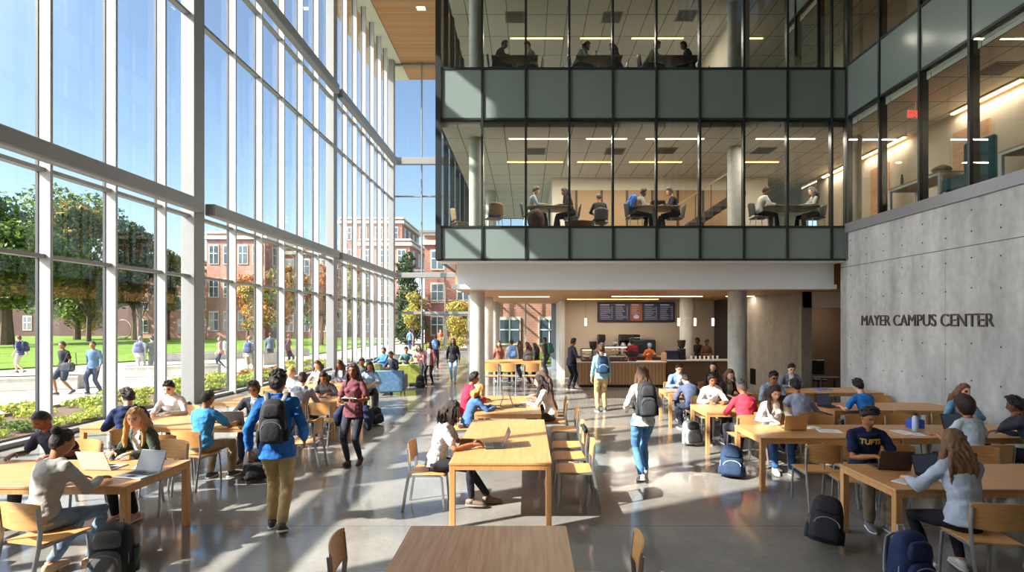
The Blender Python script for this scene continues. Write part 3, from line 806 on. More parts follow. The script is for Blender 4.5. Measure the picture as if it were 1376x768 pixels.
def slat_mat(name, base, dark, pitch=.14, axis='Y', rough=.5):
    m, N, L, b = nodes(name)
    tc = N.new('ShaderNodeTexCoord'); sp = N.new('ShaderNodeSeparateXYZ'); L.new(tc.outputs['Object'], sp.inputs[0])
    d = N.new('ShaderNodeMath'); d.operation = 'DIVIDE'; d.inputs[1].default_value = pitch; L.new(sp.outputs[axis], d.inputs[0])
    fl = N.new('ShaderNodeMath'); fl.operation = 'FLOOR'; L.new(d.outputs[0], fl.inputs[0]); fr = N.new('ShaderNodeMath'); fr.operation = 'FRACT'; L.new(d.outputs[0], fr.inputs[0])
    wn = N.new('ShaderNodeTexWhiteNoise'); wn.noise_dimensions = '1D'; L.new(fl.outputs[0], wn.inputs['W'])
    mp = N.new('ShaderNodeMapping'); mp.inputs['Scale'].default_value = (.7, 14, 14) if axis == 'Y' else (14, .7, 14) if axis == 'X' else (14, 14, .7); L.new(tc.outputs['Object'], mp.inputs[0])
    n = N.new('ShaderNodeTexNoise'); n.inputs['Scale'].default_value = 2; n.inputs['Detail'].default_value = 5; L.new(mp.outputs[0], n.inputs[0])
    ad = N.new('ShaderNodeMath'); ad.operation = 'ADD'; L.new(wn.outputs['Value'], ad.inputs[0]); L.new(n.outputs[0], ad.inputs[1])
    hf = N.new('ShaderNodeMath'); hf.operation = 'MULTIPLY'; hf.inputs[1].default_value = .5; L.new(ad.outputs[0], hf.inputs[0])
    c = mix_rgb(N, L, hf.outputs[0], lin(dark), lin(base))
    gt = N.new('ShaderNodeMath'); gt.operation = 'GREATER_THAN'; gt.inputs[1].default_value = .90; L.new(fr.outputs[0], gt.inputs[0])
    c2 = mix_rgb(N, L, gt.outputs[0], c, lin([q * .35 for q in dark])); L.new(c2, b.inputs['Base Color'])
    b.inputs['Roughness'].default_value = rough
    return m
WCEIL = slat_mat('wood_plank_ceiling', (206, 156, 108), (170, 120, 78), .16, 'Y')
WPANEL = slat_mat('wood_wall_panel', (168, 136, 100), (148, 116, 82), .9, 'X')
WCOUNT = slat_mat('counter_wood', (190, 150, 108), (168, 128, 88), .12, 'X')

def grid_mat(name, col, line, w, h, ms, rough=.8, spec=.2):
    m, N, L, b = nodes(name)
    tc = N.new('ShaderNodeTexCoord'); br = N.new('ShaderNodeTexBrick'); br.offset = 0; br.inputs['Scale'].default_value = 1
    br.inputs['Brick Width'].default_value = w; br.inputs['Row Height'].default_value = h; br.inputs['Mortar Size'].default_value = ms; br.inputs['Mortar Smooth'].default_value = 0
    br.inputs['Color1'].default_value = lin(col) + (1,); br.inputs['Color2'].default_value = lin([c * .97 for c in col]) + (1,); br.inputs['Mortar'].default_value = lin(line) + (1,)
    L.new(tc.outputs['Object'], br.inputs[0]); L.new(br.outputs[0], b.inputs['Base Color']); b.inputs['Roughness'].default_value = rough; b.inputs['Specular IOR Level'].default_value = spec
    return m
CTILE = grid_mat('ceiling_tiles', (226, 224, 216), (140, 138, 132), .61, 1.22, .014)
CARPET = mat('upper_carpet', (110, 108, 104), rough=.95, vary=.1, vscale=8)

def brick_mat(name, c1, c2, mort, scale=1.0):
    m, N, L, b = nodes(name)
    tc = N.new('ShaderNodeTexCoord'); sp = N.new('ShaderNodeSeparateXYZ'); L.new(tc.outputs['Object'], sp.inputs[0])
    ad = N.new('ShaderNodeMath'); ad.operation = 'ADD'; L.new(sp.outputs[0], ad.inputs[0]); L.new(sp.outputs[1], ad.inputs[1])
    cb = N.new('ShaderNodeCombineXYZ'); L.new(ad.outputs[0], cb.inputs[0]); L.new(sp.outputs[2], cb.inputs[1])
    br = N.new('ShaderNodeTexBrick'); br.inputs['Scale'].default_value = scale; br.inputs['Brick Width'].default_value = .42; br.inputs['Row Height'].default_value = .16; br.inputs['Mortar Size'].default_value = .014
    br.inputs['Color1'].default_value = lin(c1) + (1,); br.inputs['Color2'].default_value = lin(c2) + (1,); br.inputs['Mortar'].default_value = lin(mort) + (1,)
    L.new(cb.outputs[0], br.inputs[0])
    n = N.new('ShaderNodeTexNoise'); n.inputs['Scale'].default_value = .5; n.inputs['Detail'].default_value = 4; L.new(tc.outputs['Object'], n.inputs[0])
    r = N.new('ShaderNodeMapRange'); r.inputs[1].default_value = .3; r.inputs[2].default_value = .7; r.inputs[3].default_value = .85; r.inputs[4].default_value = 1.12; L.new(n.outputs[0], r.inputs[0])
    vm = N.new('ShaderNodeVectorMath'); vm.operation = 'SCALE'; L.new(br.outputs[0], vm.inputs[0]); L.new(r.outputs[0], vm.inputs['Scale']); L.new(vm.outputs[0], b.inputs['Base Color'])
    b.inputs['Roughness'].default_value = .85
    return m

def struct(mb, name, m, label=None, parent=None, smooth=False, auto=None):
    o = mb.build(name, m, parent, smooth=smooth, auto=auto)
    if parent is None: o['kind'] = 'structure'
    if label: o['label'] = label
    return o
def sbox(name, x0, x1, y0, y1, z0, z1, m, label=None, bev=0):
    b = MB(); b.box(x0, x1, y0, y1, z0, z1, 0, bev); return struct(b, name, m, label)

# floor, roof, walls
sbox('floor', XG, 11.0, YN, YE, -.25, 0, FLOOR, 'polished grey concrete floor with saw-cut joints')
# wood ceiling: planks run across, with a white margin along the glazing, carried outside as a soffit
b = MB(); b.box(-9.04, 9, YN, 40.2, ZR, ZR + .3); struct(b, 'ceiling', WCEIL, 'high ceiling of narrow wooden planks')
b = MB(); b.box(-10.1, -9.06, YN, 40.2, ZR - .05, ZR + .3); struct(b, 'trim_1', PLAST, 'white margin between the wood ceiling and the glass wall')
b = MB(); b.box(-11.6, -10.1, YN, 40.2, ZR + .02, ZR + .5); struct(b, 'roof', WCEIL, 'wood-lined roof overhang outside the glass wall')

# --- left curtain wall
PIL = [(14.8, 15.28), (25.5, 25.95), (36.95, 37.4), (4.1, 4.55)]
for i, (y0, y1) in enumerate(PIL):
    b = MB(); b.box(-9.83, -9.45, y0, y1, 0, ZR - .05, 0, .01); b.box(-9.86, -9.42, y0 - .03, y1 + .03, 0, .03)
    struct(b, 'steel_column', PAINTST, 'tall grey steel column number %d along the glass wall' % (i + 1) if False else None)
MUL = [2.65, 5.5, 7.1, 8.75, 10.4, 12.05, 13.7, 17.0, 18.7, 20.4, 22.1, 23.75, 27.5, 29.1, 30.7, 32.3, 33.9, 35.4, 36.6]
edges = [1.0, 2.65] + [4.3] + [5.5, 7.1, 8.75, 10.4, 12.05, 13.7, 15.04, 17.0, 18.7, 20.4, 22.1, 23.75, 25.72, 27.5, 29.1, 30.7, 32.3, 33.9, 35.4, 37.18]
TRZ = [.06, 3.66, 5.38, 11.13, 13.4, 20.9]
wn = 0
def pane(mb, pts): mb.add(pts, [(0, 1, 2, 3)])
for a, c in zip(edges[:-1], edges[1:]):
    wn += 1; root = empty('window_%d' % wn, (XG, a, 0), kind='structure')
    b = MB(); zt = 12.5 if a < 8.6 else (15.6 if a < 13.6 else ZR - .1)
    for z0, z1 in zip(TRZ[:-1], TRZ[1:]):
        if z0 >= zt: break
        z1 = min(z1, zt); pane(b, [(0, .02, z0), (0, c - a - .02, z0), (0, c - a - .02, z1), (0, .02, z1)])
    b.build('pane', G_CLEAR, root)
    if not any(y0 - .2 < c < y1 + .2 for y0, y1 in PIL):
        y = c - a
        b = MB(); b.box(-.03, .235, y - .032, y + .032, 0, zt, 0, .004); b.build('mullion', ALU, root)
        b = MB(); b.box(-.06, -.03, y - .04, y + .04, 0, zt); b.box(-.03, .0, y - .045, y - .032, 0, zt); b.build('gasket', GASK, root)
    else:
        for yy in (c - a + .33,):
            b = MB(); b.box(-.03, .06, yy - .03, yy + .03, 0, zt, 0, .004); b.build('mullion', ALU, root)
    b = MB()
    for z in TRZ:
        if z < zt: b.box(-.05, .14, .03, c - a - .03, z - .045, z + .035, 0, .004)
    b.build('transom', PAINTST, root)
# main horizontal tubes spanning between the columns, held off the mullions by brackets
seg = [(YN, 4.1), (4.55, 14.8), (15.28, 25.5), (25.95, 36.95)]
n = 0
for z0, z1 in ((5.46, 5.81), (13.5, 13.95)):
    for a, c in seg:
        if z0 > 12 and c < 14: continue
        n += 1; b = MB(); b.box(-9.46, -9.16, a + .0, c - .0, z0, z1, 0, .03); o = struct(b, 'beam', PAINTST)
        b = MB()
        for y in MUL:
            if a < y < c: b.box(-9.6, -9.44, y - .04, y + .04, z0 + .05, z0 + .12)
        if b.v: b.build('bracket', PAINTST, o)
# masonry return where the glazing stops beside the viewer, with added sun blockers above
sbox('wall_left', -9.9, -9.5, YN, 1.0, 0, ZR, PLAST)
b = MB(); b.box(-9.9, -9.5, 1.0, 9.3, 12.5, ZR); struct(b, 'wall_unseen_sunblock', PLAST)  # unseen piece added to keep sun off the right-hand concrete wall
b = MB(); b.box(-9.9, -9.5, 9.3, 14.78, 15.6, ZR); struct(b, 'wall_unseen_sunblock', PLAST)  # unseen piece added to cut high sun on the block's facade
sbox('wall_back', -9.9, 14, YN - .3, YN, 0, ZR, PLAST)

# --- end wall glazing
wn += 1; root = empty('window_%d' % wn, (0, YE, 0), kind='structure')
ex = [-9.6, -7.59, -5.9, -4.2, -2.35]
b = MB(); ez = [3.0, 3.9, 5.6, 11.4, 13.7, 20.9]
for x0, x1 in zip(ex[:-1], ex[1:]):
    for z0, z1 in zip(ez[:-1], ez[1:]): pane(b, [(x0, 0, z0), (x1, 0, z0), (x1, 0, z1), (x0, 0, z1)])
pane(b, [(-9.6, 0, .1), (-7.59, 0, .1), (-7.59, 0, 3.0), (-9.6, 0, 3.0)]); pane(b, [(-4.2, 0, .1), (-2.35, 0, .1), (-2.35, 0, 3.0), (-4.2, 0, 3.0)])
b.build('pane', G_CLEAR, root)
for x in ex[1:]:
    b = MB(); b.box(x - .035, x + .035, -.22, .05, 0 if x in (-7.59, -4.2, -2.35) else 3.0, ZR); b.build('mullion', PAINTST, root)
b = MB()
for z, h in ((3.0, .18), (3.9, .06), (11.4, .08), (20.95, .2)): b.box(-9.6, -2.35, -.12, .06, z - h / 2, z + h / 2)
b.build('transom', PAINTST, root)
b = MB(); b.box(-9.45, -2.3, YE - .5, YE - .2, 5.5, 5.86, 0, .02); b.box(-9.45, -2.3, YE - .5, YE - .2, 13.6, 14.1, 0, .02); struct(b, 'beam', PAINTST)
for k, (x0, x1) in enumerate(((-7.55, -5.92), (-5.88, -4.24))):
    d = empty('door_%d' % (k + 1), (x0, YE - .05, 0), kind='structure', label='glazed entrance door with grey metal frame')
    w = x1 - x0; b = MB(); b.box(0, .09, -.03, .03, 0, 2.9); b.box(w - .09, w, -.03, .03, 0, 2.9); b.box(.09, w - .09, -.03, .03, 0, .22); b.box(.09, w - .09, -.03, .03, 2.78, 2.9); b.build('door_frame', mat('door_grey', (120, 124, 126), rough=.4, metal=.3), d)
    b = MB(); pane(b, [(.09, 0, .22), (w - .09, 0, .22), (w - .09, 0, 2.78), (.09, 0, 2.78)]); b.build('pane', G_CLEAR, d)
    b = MB(); hx = w - .16 if k == 0 else .16; b.cyl((hx, -.09, .8), (hx, -.09, 1.3), .014, 8); b.cyl((hx, -.09, .85), (hx, 0, .85), .01, 6); b.cyl((hx, -.09, 1.25), (hx, 0, 1.25), .01, 6); b.build('handle', STEEL, d)

# --- upper block: slabs, ceilings, columns
sbox('slab', -2.3, 14, YF + .08, YB, 3.96, 4.84, PLAST); sbox('slab', XR + .12, 14, YN, YF + .08, 4.6, 4.84, PLAST)
sbox('slab', -2.3, 14, YF + .12, YB, 7.6, 9.02, PLAST); sbox('slab', XR + .12, 14, YN, YF + .12, 7.6, 9.02, PLAST)
sbox('slab', -2.3, 14, YF + .12, YB, 11.8, 13.2, PLAST); sbox('slab', XR + .12, 14, YN, YF + .12, 11.8, 13.2, PLAST)
for z in (7.5, 11.7):
    sbox('ceiling_tiles', -2.25, 10.6, YF + .1, YB - .05, z, z + .09, CTILE); sbox('ceiling_tiles', XR + .12, 10.6, YN, YF + .1, z, z + .09, CTILE)
for z in (4.84, 9.02): sbox('floor_upper', -2.25, 13, YF + .1, YB - .05, z, z + .012, CARPET); sbox('floor_upper', XR + .12, 13, YN, YF + .1, z, z + .012, CARPET)
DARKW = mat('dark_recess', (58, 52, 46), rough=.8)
sbox('wall_upper', .9, 8.6, 18.6, 18.8, 4.85, 7.5, BEIGE); 
b = MB(); b.box(1.5, 7.4, 18.5, 18.6, 4.86, 7.02); struct(b, 'wall_panelling', WPANEL, 'wood panelling on the back wall of the second level')
sbox('wall_upper', .9, 1.1, 18.8, YB, 4.85, 7.5, PLAST)
sbox('wall_upper', -2.2, 10.6, 21.5, 21.7, 9.03, 11.7, BEIGE)
sbox('wall_upper', 6.3, 6.5, 15.2, 21.5, 9.03, 11.7, BEIGE)
sbox('wall_upper', 10.6, 10.8, YN, 19, 4.85, 11.7, CREAM)
for y0, y1 in ((11.9, 12.9), (9.2, 10.2), (15.2, 16.0), (6.4, 7.4)):
    b = MB(); b.box(10.55, 10.6, y0, y1, 4.86, 7.0); struct(b, 'door_upper', W_DARK, 'brown wooden door in the lit corridor wall')
# round columns
def rcol(x, y, z0, z1, d, m=CONCC, lab=None):
    b = MB(); b.cyl((x, y, z0), (x, y, z1), d / 2, 40); return struct(b, 'concrete_column', m, lab, auto=40)
rcol(-1.5, 15.75, 0, 3.96, .46); rcol(-1.5, 19.7, 0, 3.3, .46); rcol(-1.5, 24.0, 0, 3.3, .46)
rcol(6.3, 15.6, 0, 3.96, .54); rcol(6.25, 20.4, 0, 3.3, .52)
for x, y in ((-1.42, 14.7), (6.15, 15.4), (2.4, 20.5), (-1.42, 20.6)):
    for z0, z1 in ((4.86, 7.5), (9.03, 11.7)):
        if x == 2.4 : continue
        rcol(x, y, z0, z1, .42)
rcol(9.15, 14.6, 4.86, 7.5, .4)

# --- facade
fx = [588, 648, 706.5, 765, 823.5, 882, 940.5, 999.5, 1058, 1117.5, 1137.5]
FX = [(x - VX) * YF / F for x in fx]; FX[0] = -2.35; FX[-1] = 8.4
FZ = [3.98, 4.84, 7.67, 9.0, 11.87, 13.2, 16.05, 17.4, 21]
def curtain(origin, ax, marks, zs, name, depth_in, first_n=1, names='window_upper'):
    """a run of dark-framed panels; marks are distances along ax"""
    out = []
    for i, (a, c) in enumerate(zip(marks[:-1], marks[1:])):
        root = empty('%s_%d' % (names, first_n + i), (0, 0, 0), kind='structure')
        g = MB(); s = MB(); fr = MB(); P = lambda u, z, o=0: V(origin) + V(ax) * u + V(depth_in) * o + V((0, 0, z))
        for k, (z0, z1) in enumerate(zip(zs[:-1], zs[1:])):
            q = [P(a, z0), P(c, z0), P(c, z1), P(a, z1)]
            if k % 2 == 1: pane(g, q)
            else:
                q2 = [p + V(depth_in) * .05 for p in q]
                s.add([P(a + .03, z0 + .03), P(c - .03, z0 + .03), P(c - .03, z1 - .03), P(a + .03, z1 - .03)] + [p + V(depth_in) * .05 for p in (P(a + .03, z0 + .03), P(c - .03, z0 + .03), P(c - .03, z1 - .03), P(a + .03, z1 - .03))],
                      [(0, 1, 2, 3), (7, 6, 5, 4), (0, 4, 5, 1), (1, 5, 6, 2), (2, 6, 7, 3), (3, 7, 4, 0)])
        if g.v: g.build('pane', G_FAC, root)
        s.build('spandrel', G_SPAN, root)
        dd = V(depth_in)
        def fbar(u0, u1, z0, z1, o0=-.035, o1=.10):
            c8 = [P(u, z, o) for u in (u0, u1) for z in (z0, z1) for o in (o0, o1)]
            fr.add(c8, [(0, 1, 3, 2), (4, 6, 7, 5), (0, 4, 5, 1), (2, 3, 7, 6), (0, 2, 6, 4), (1, 5, 7, 3)])
        fbar(c - .028, c + .028, zs[0], zs[-1])
        if i == 0: fbar(a - .05, a + .04, zs[0], zs[-1])
        for k, z in enumerate(zs): fbar(a, c, z - .03, z + .03, -.02)
        fr.build('window_frame', DKFR, root); out.append(root)
    return out
curtain((0, YF, 0), (1, 0, 0), FX, FZ, '', (0, 1, 0), 1)
RZ = [4.9, 7.7, 9.05, 11.9, 13.3, 16.05, 17.4, 21]
RY = [13.68, 12.4, 11.13, 9.87, 8.62, 7.36, 6.1, 4.85, 3.6, 2.35, 1.1, -.15, -1.4, -2.9, -4.4]
def curtain_right():
    zs = RZ
    for i, (a, c) in enumerate(zip(RY[:-1], RY[1:])):
        root = empty('window_side_%d' % (i + 1), (XR, 0, 0), kind='structure')
        g = MB(); s = MB(); fr = MB()
        for k, (z0, z1) in enumerate(zip(zs[:-1], zs[1:])):
            if k % 2 == 0: pane(g, [(0, a, z0), (0, c, z0), (0, c, z1), (0, a, z1)])
            else: s.box(0, .05, c + .03, a - .03, z0 + .03, z1 - .03)
        g.build('pane', G_FAC, root); s.build('spandrel', G_SPAN, root)
        fr.box(-.035, .16, c - .028, c + .028, zs[0], zs[-1])
        if i == 0: fr.box(-.035, .12, a - .05, a + .02, zs[0], zs[-1])
        for z in zs: fr.box(-.02, .12, c, a, z - .03, z + .03)
        fr.build('window_frame', DKFR, root)
curtain_right()
# left flank of the upper block
marks = [0.0] + [1.25 * k for k in range(1, 10)] + [12.3]
curtain((-2.35, YF, 0), (0, 1, 0), marks, FZ, '', (1, 0, 0), 1, names='window_flank')
# rear glazing of the upper block
for z0, z1, nm in ((4.9, 7.5, 'window_rear_1'), (9.05, 11.7, 'window_rear_2')):
    root = empty(nm, (0, YB, 0), kind='structure'); g = MB(); fr = MB()
    for k in range(9):
        x0 = -2.3 + k * .75; pane(g, [(x0, 0, z0), (x0 + .75, 0, z0), (x0 + .75, 0, z1), (x0, 0, z1)]); fr.box(x0 - .02, x0 + .02, -.04, .04, z0, z1)
    for k in range(5): fr.box(-2.3, 4.5, -.03, .03, z0 + k * (z1 - z0) / 4 - .02, z0 + k * (z1 - z0) / 4 + .02)
    g.build('pane', G_CLEAR, root); fr.build('window_frame', PAINTST, root)
    sbox('wall_rear', 4.5, 14, YB - .1, YB + .1, z0 - .1, z1 + .2, BEIGE)
# fascia and soffit below the block
b = MB(); b.box(-2.35, 8.4, YF, 14.25, 3.93, 3.985); struct(b, 'soffit_panel', WHITE)
b = MB(); b.box(-1.93, 8.4, 14.25, 14.6, 3.30, 3.96); b.box(-2.05, 8.4, 14.12, 14.6, 3.24, 3.36); struct(b, 'trim_2', mat('fascia_white', (218, 220, 222), rough=.6))
b = MB(); b.box(-2.0, 10.9, 14.6, YB, 3.26, 3.96); struct(b, 'ceiling_cafe', slat_mat('wood_plank_soffit', (214, 160, 108), (180, 126, 80), .16, 'Y'), 'wood plank ceiling over the café')

# --- right concrete wall
b = MB(); b.box(XR, XR + .3, YN, 13.95, 0, 4.68); w = struct(b, 'wall_right', CONC, 'tall board-formed concrete wall carrying the building name')
j = MB()
for z in (3.79,): j.box(XR - .002, XR + .004, YN, 13.95, z - .008, z + .008)
for y in (12.9, 10.46, 8.02, 5.6): j.box(XR - .002, XR + .004, y - .002, y + .002, 0, 3.79)
j.build('joint', mat('joint_shadow_gap', (92, 90, 88), rough=.9), w)
j = MB()
for z in (4.42, 4.02, 3.52, 2.95, 1.9, 1.2):
    for k in range(20):
        y = 13.5 - k * .61; j.cyl((XR - .003, y, z + (.04 if (k * 7) % 3 == 0 else 0)), (XR + .004, y, z + (.04 if (k * 7) % 3 == 0 else 0)), .017, 10)
j.build('tie_hole', mat('tie_hole', (66, 64, 62), rough=.9), w)
b = MB(); b.box(XR - .05, XR + .3, YN, 13.68, 4.68, 4.92); struct(b, 'trim_3', mat('sill_metal', (140, 140, 146), rough=.4, metal=.4), 'grey metal sill along the upper side windows')
b = MB(); b.box(XR - .03, XR + .1, YF - .08, YF + .06, 3.96, ZR); struct(b, 'trim_4', mat('corner_metal', (110, 112, 114), rough=.4, metal=.4))
# stub wall right of the cafe, door recess
b = MB(); A_, B_ = V((7.75, 19.6, 0)), V((8.38, 15.9, 0)); tdir = (B_ - A_).normalized(); nrm = V((tdir.y, -tdir.x, 0)) * -1
q = [A_, B_, B_ + V((.32, .0, 0)), A_ + V((.6, 0, 0))]
b.add([p for p in q] + [p + V((0, 0, 3.27)) for p in q], [(0, 1, 2, 3), (4, 5, 6, 7), (0, 1, 5, 4), (1, 2, 6, 5), (2, 3, 7, 6), (3, 0, 4, 7)]); w2 = struct(b, 'wall_stub', CONCD, 'warm-toned concrete wall beside the café')
v_ = MB()
for k in range(12): v_.box(-.16 + k * .028, -.15 + k * .028, -.012, 0, 0, .55, M=Matrix.Translation(A_.lerp(B_, .34) + V((-.0, -.0, .15))) @ Matrix.Rotation(math.atan2(tdir.y, tdir.x), 4, 'Z'))
v_.build('vent_grille', BLACK, w2)
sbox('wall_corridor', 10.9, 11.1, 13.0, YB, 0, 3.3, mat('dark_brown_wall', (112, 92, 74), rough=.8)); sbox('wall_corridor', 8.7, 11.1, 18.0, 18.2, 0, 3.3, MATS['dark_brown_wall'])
sbox('wall_header', 8.42, 11, 15.9, 16.1, 2.78, 3.3, PLAST)
b = MB(); b.box(8.4, 11, 13.65, 13.95, 0, 3.96); struct(b, 'wall_right_return', CONC)
# cafe back wall and door recess
sbox('wall_cafe', 1.57, 8.15, 22.4, 22.6, 0, 3.27, CREAM)
sbox('wall_cafe_side', 1.45, 1.6, 22.0, YB, 0, 3.27, PLAST)
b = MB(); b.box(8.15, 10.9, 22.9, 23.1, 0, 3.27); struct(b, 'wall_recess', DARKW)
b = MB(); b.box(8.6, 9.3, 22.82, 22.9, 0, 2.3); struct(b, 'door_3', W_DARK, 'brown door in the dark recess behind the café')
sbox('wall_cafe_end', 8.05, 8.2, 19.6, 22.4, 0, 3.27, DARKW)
# ground floor rear glazing
root = empty('window_ground', (0, YB, 0), kind='structure', label='floor-to-ceiling window behind the high table')
g = MB(); fr = MB()
for x0, x1 in ((-2.35, -.06), (-.06, 1.45)): pane(g, [(x0, 0, .08), (x1, 0, .08), (x1, 0, 3.27), (x0, 0, 3.27)])
for x, w_ in ((-2.3, .04), (-.06, .03), (1.38, .16)): fr.box(x - w_, x + w_, -.08, .08, 0, 3.27)
fr.box(-2.35, 1.45, -.06, .06, 0, .1); g.build('pane', G_CLEAR, root); fr.build('window_frame', mat('blue_grey_frame', (132, 146, 158), rough=.4), root)
root = empty('window_atrium_side', (-2.35, YB, 0), kind='structure'); g = MB(); fr = MB()
for k in range(8):
    y0 = k * 1.46; pane(g, [(0, y0, .08), (0, y0 + 1.46, .08), (0, y0 + 1.46, ZR), (0, y0, ZR)]); fr.box(-.1, .05, y0 - .03, y0 + .03, 0, ZR)
for z in (.04, 3.9, 5.6, 11.4, 13.7): fr.box(-.05, .05, 0, 11.7, z - .04, z + .04)
g.build('pane', G_CLEAR, root); fr.build('window_frame', PAINTST, root)

# --- lights in the ceilings
STRIP = mat('strip_light', (255, 214, 160), emit=((255, 200, 134), 5)); STRIPW = mat('strip_light_cool', (255, 228, 190), emit=((255, 222, 176), 10))
def lamp(r, a, b_, loc, energy, rz=0):
    l = bpy.data.lights.new('lamp', 'AREA'); l.shape = 'RECTANGLE'; l.size = a; l.size_y = b_; l.energy = energy; l.color = (1, .90, .78)
    o = link('lamp_glow', l, r); o.location = loc; o.rotation_euler = (0, 0, rz); return o
def strip(x0, x1, y, z, label, w=.05, group=None, along='x', pw=70):
    r = empty('ceiling_light', ((x0 + x1) / 2, y, z), 0, label=label, cat='light', group=group); L_ = (x1 - x0) / 2
    bx = (lambda m, a, b_, c, d, e, f: m.box(a, b_, c, d, e, f)) if along == 'x' else (lambda m, a, b_, c, d, e, f: m.box(c, d, a, b_, e, f))
    m = MB(); bx(m, -L_ - .02, L_ + .02, -w / 2 - .02, w / 2 + .02, -.015, 0); m.build('housing', WHITE, r)
    m = MB(); bx(m, -L_, L_, -w / 2, w / 2, -.03, -.015); m.build('diffuser', STRIP, r); lamp(r, L_ * 2, w * 2, (0, 0, -.04), pw * L_); return r
LG2, LG3 = 'linear ceiling lights on the second level', 'linear ceiling lights on the third level'
def px(x, y, z): 
    d = (z - CH) * F / (VY - y); return (x - VX) * d / F, d
for row, y, spans in ((1, 187, [(684, 765), (788, 842), (868, 946), (1016, 1095)]), (2, 218, [(682, 756), (776, 824), (846, 916), (1000, 1046)])):
    for k, (a, c) in enumerate(spans):
        x0, d = px(a, y, 7.47); x1, _ = px(c, y, 7.47)
        strip(x0, x1, d, 7.5, 'warm linear ceiling light on the second level, %s row, %s from the block corner' % (('front', 'rear')[row - 1], ('first', 'second', 'third', 'fourth')[k]), group=LG2)
for k, (a, c) in enumerate([(686, 756), (780, 820), (849, 918), (1002, 1025)]):
    x0, d = px(a, 52, 11.67); x1, _ = px(c, 52, 11.67)
    strip(x0, x1, d, 11.7, 'warm linear ceiling light on the third level, %s from the block corner' % ('first', 'second', 'third', 'fourth')[k], group=LG3)
for k, (y0, y1) in enumerate(((11.0, 12.8), (14.4, 16.3), (17.0, 18.4), (7.5, 10.2))):
    r = empty('ceiling_light', (10.45, (y0 + y1) / 2, 7.46), 0, label='warm wall-washing strip %s in the side corridor' % ('above the first brown door', 'past the round column', 'at the far end of the wall', 'nearest to the entrance')[k], cat='light')
    m = MB(); m.box(-.04, .04, -(y1 - y0) / 2, (y1 - y0) / 2, -.04, 0); m.build('diffuser', STRIP, r)
    m = MB(); m.box(-.06, .06, -(y1 - y0) / 2 - .02, (y1 - y0) / 2 + .02, 0, .03); m.build('housing', WHITE, r); lamp(r, .08, y1 - y0, (0, 0, -.05), 9 * (y1 - y0))
for k, (x0, x1, y) in enumerate(((1.6, 5.2, 20.6), (3.0, 6.2, 18.4), (7.0, 8.0, 18.3), (-1.0, .8, 18.6))):
    strip(x0, x1, y, 3.26, 'linear light in the café ceiling, ' + ('over the back counter', 'over the counter front', 'beside the concrete wall', 'over the high table')[k], w=.03, pw=26)
for k, (x, y) in enumerate(((-6.3, 31.0), (-6.3, 24.0), (-5.2, 16.0))):
    r = empty('downlight', (x, y, ZR), 0, label='square downlight in the high wood ceiling, ' + ('close to the end wall', 'midway along', 'above the walkway')[k], cat='light')
    m = MB(); m.box(-.3, .3, -.22, .22, -.02, 0); m.build('trim_ring', WHITE, r); m = MB(); m.box(-.22, .22, -.15, .15, -.03, -.018); m.build('lamp', mat('downlight_lamp', (255, 230, 180), emit=((255, 225, 170), 12)), r)
# vents and detectors on upper ceilings
def vent(x, y, z, label):
    r = empty('ceiling_vent', (x, y, z), 0, label=label, cat='vent'); m = MB(); m.box(-.3, .3, -.3, .3, -.012, 0); m.build('frame', mat('vent_grey', (150, 150, 146), rough=.6), r)
    m = MB()
    for q in range(7): m.box(-.26, .26, -.25 + q * .075, -.215 + q * .075, -.02, -.010)
    m.build('slat', mat('vent_slat', (96, 96, 94), rough=.6), r)
for k, (a, b_, z) in enumerate(((692, 24, 11.68), (822, 24, 11.68), (922, 22, 11.68), (720, 204, 7.48), (826, 204, 7.48), (895, 203, 7.48), (1026, 203, 7.48), (1306, 60, 7.48))):
    x, d = px(a, b_, z) if k < 7 else (9.6, 10.6)
    vent(x, d, z + .02, 'square air vent in the %s ceiling, %s' % ('third-level' if k < 3 else 'second-level', ('near the block corner', 'at mid-width', 'close to the dividing wall', 'near the block corner', 'over the middle tables', 'over the standing reader', 'beyond the round column', 'in the side wing')[k]))
# exit sign in the side wing
r = empty('exit_sign', (9.1, 12.2, 7.2), 0, label='red EXIT sign hanging in the side wing', cat='sign')
m = MB(); m.box(-.19, .19, -.02, .02, -.1, .1, 0, .005); m.build('housing', WHITE, r)
o = text_mesh('sign_lettering', 'EXIT', .19, mat('exit_red', (220, 40, 40), emit=((255, 40, 36), 3)), .004, .004, parent=r, aligny='CENTER'); o.location = (0, -.026, 0); o.rotation_euler = (PI / 2, 0, 0)
m = MB(); m.cyl((0, 0, .1), (0, 0, .3), .01, 8); m.build('hanger', WHITE, r)
# building name
o = text_mesh('wall_lettering', 'MAYER CAMPUS CENTER', .36, mat('bronze_letter', (84, 76, 68), rough=.5, metal=.3), .012, -.001, 'LEFT'); o.rotation_euler = (PI / 2, 0, -PI / 2); o.location = (XR - .016, 13.07, 2.26)
tag(o, 'dark metal letters reading MAYER CAMPUS CENTER on the concrete wall', 'lettering'); LETTERS = o
o.scale = (.92, 1, 1)
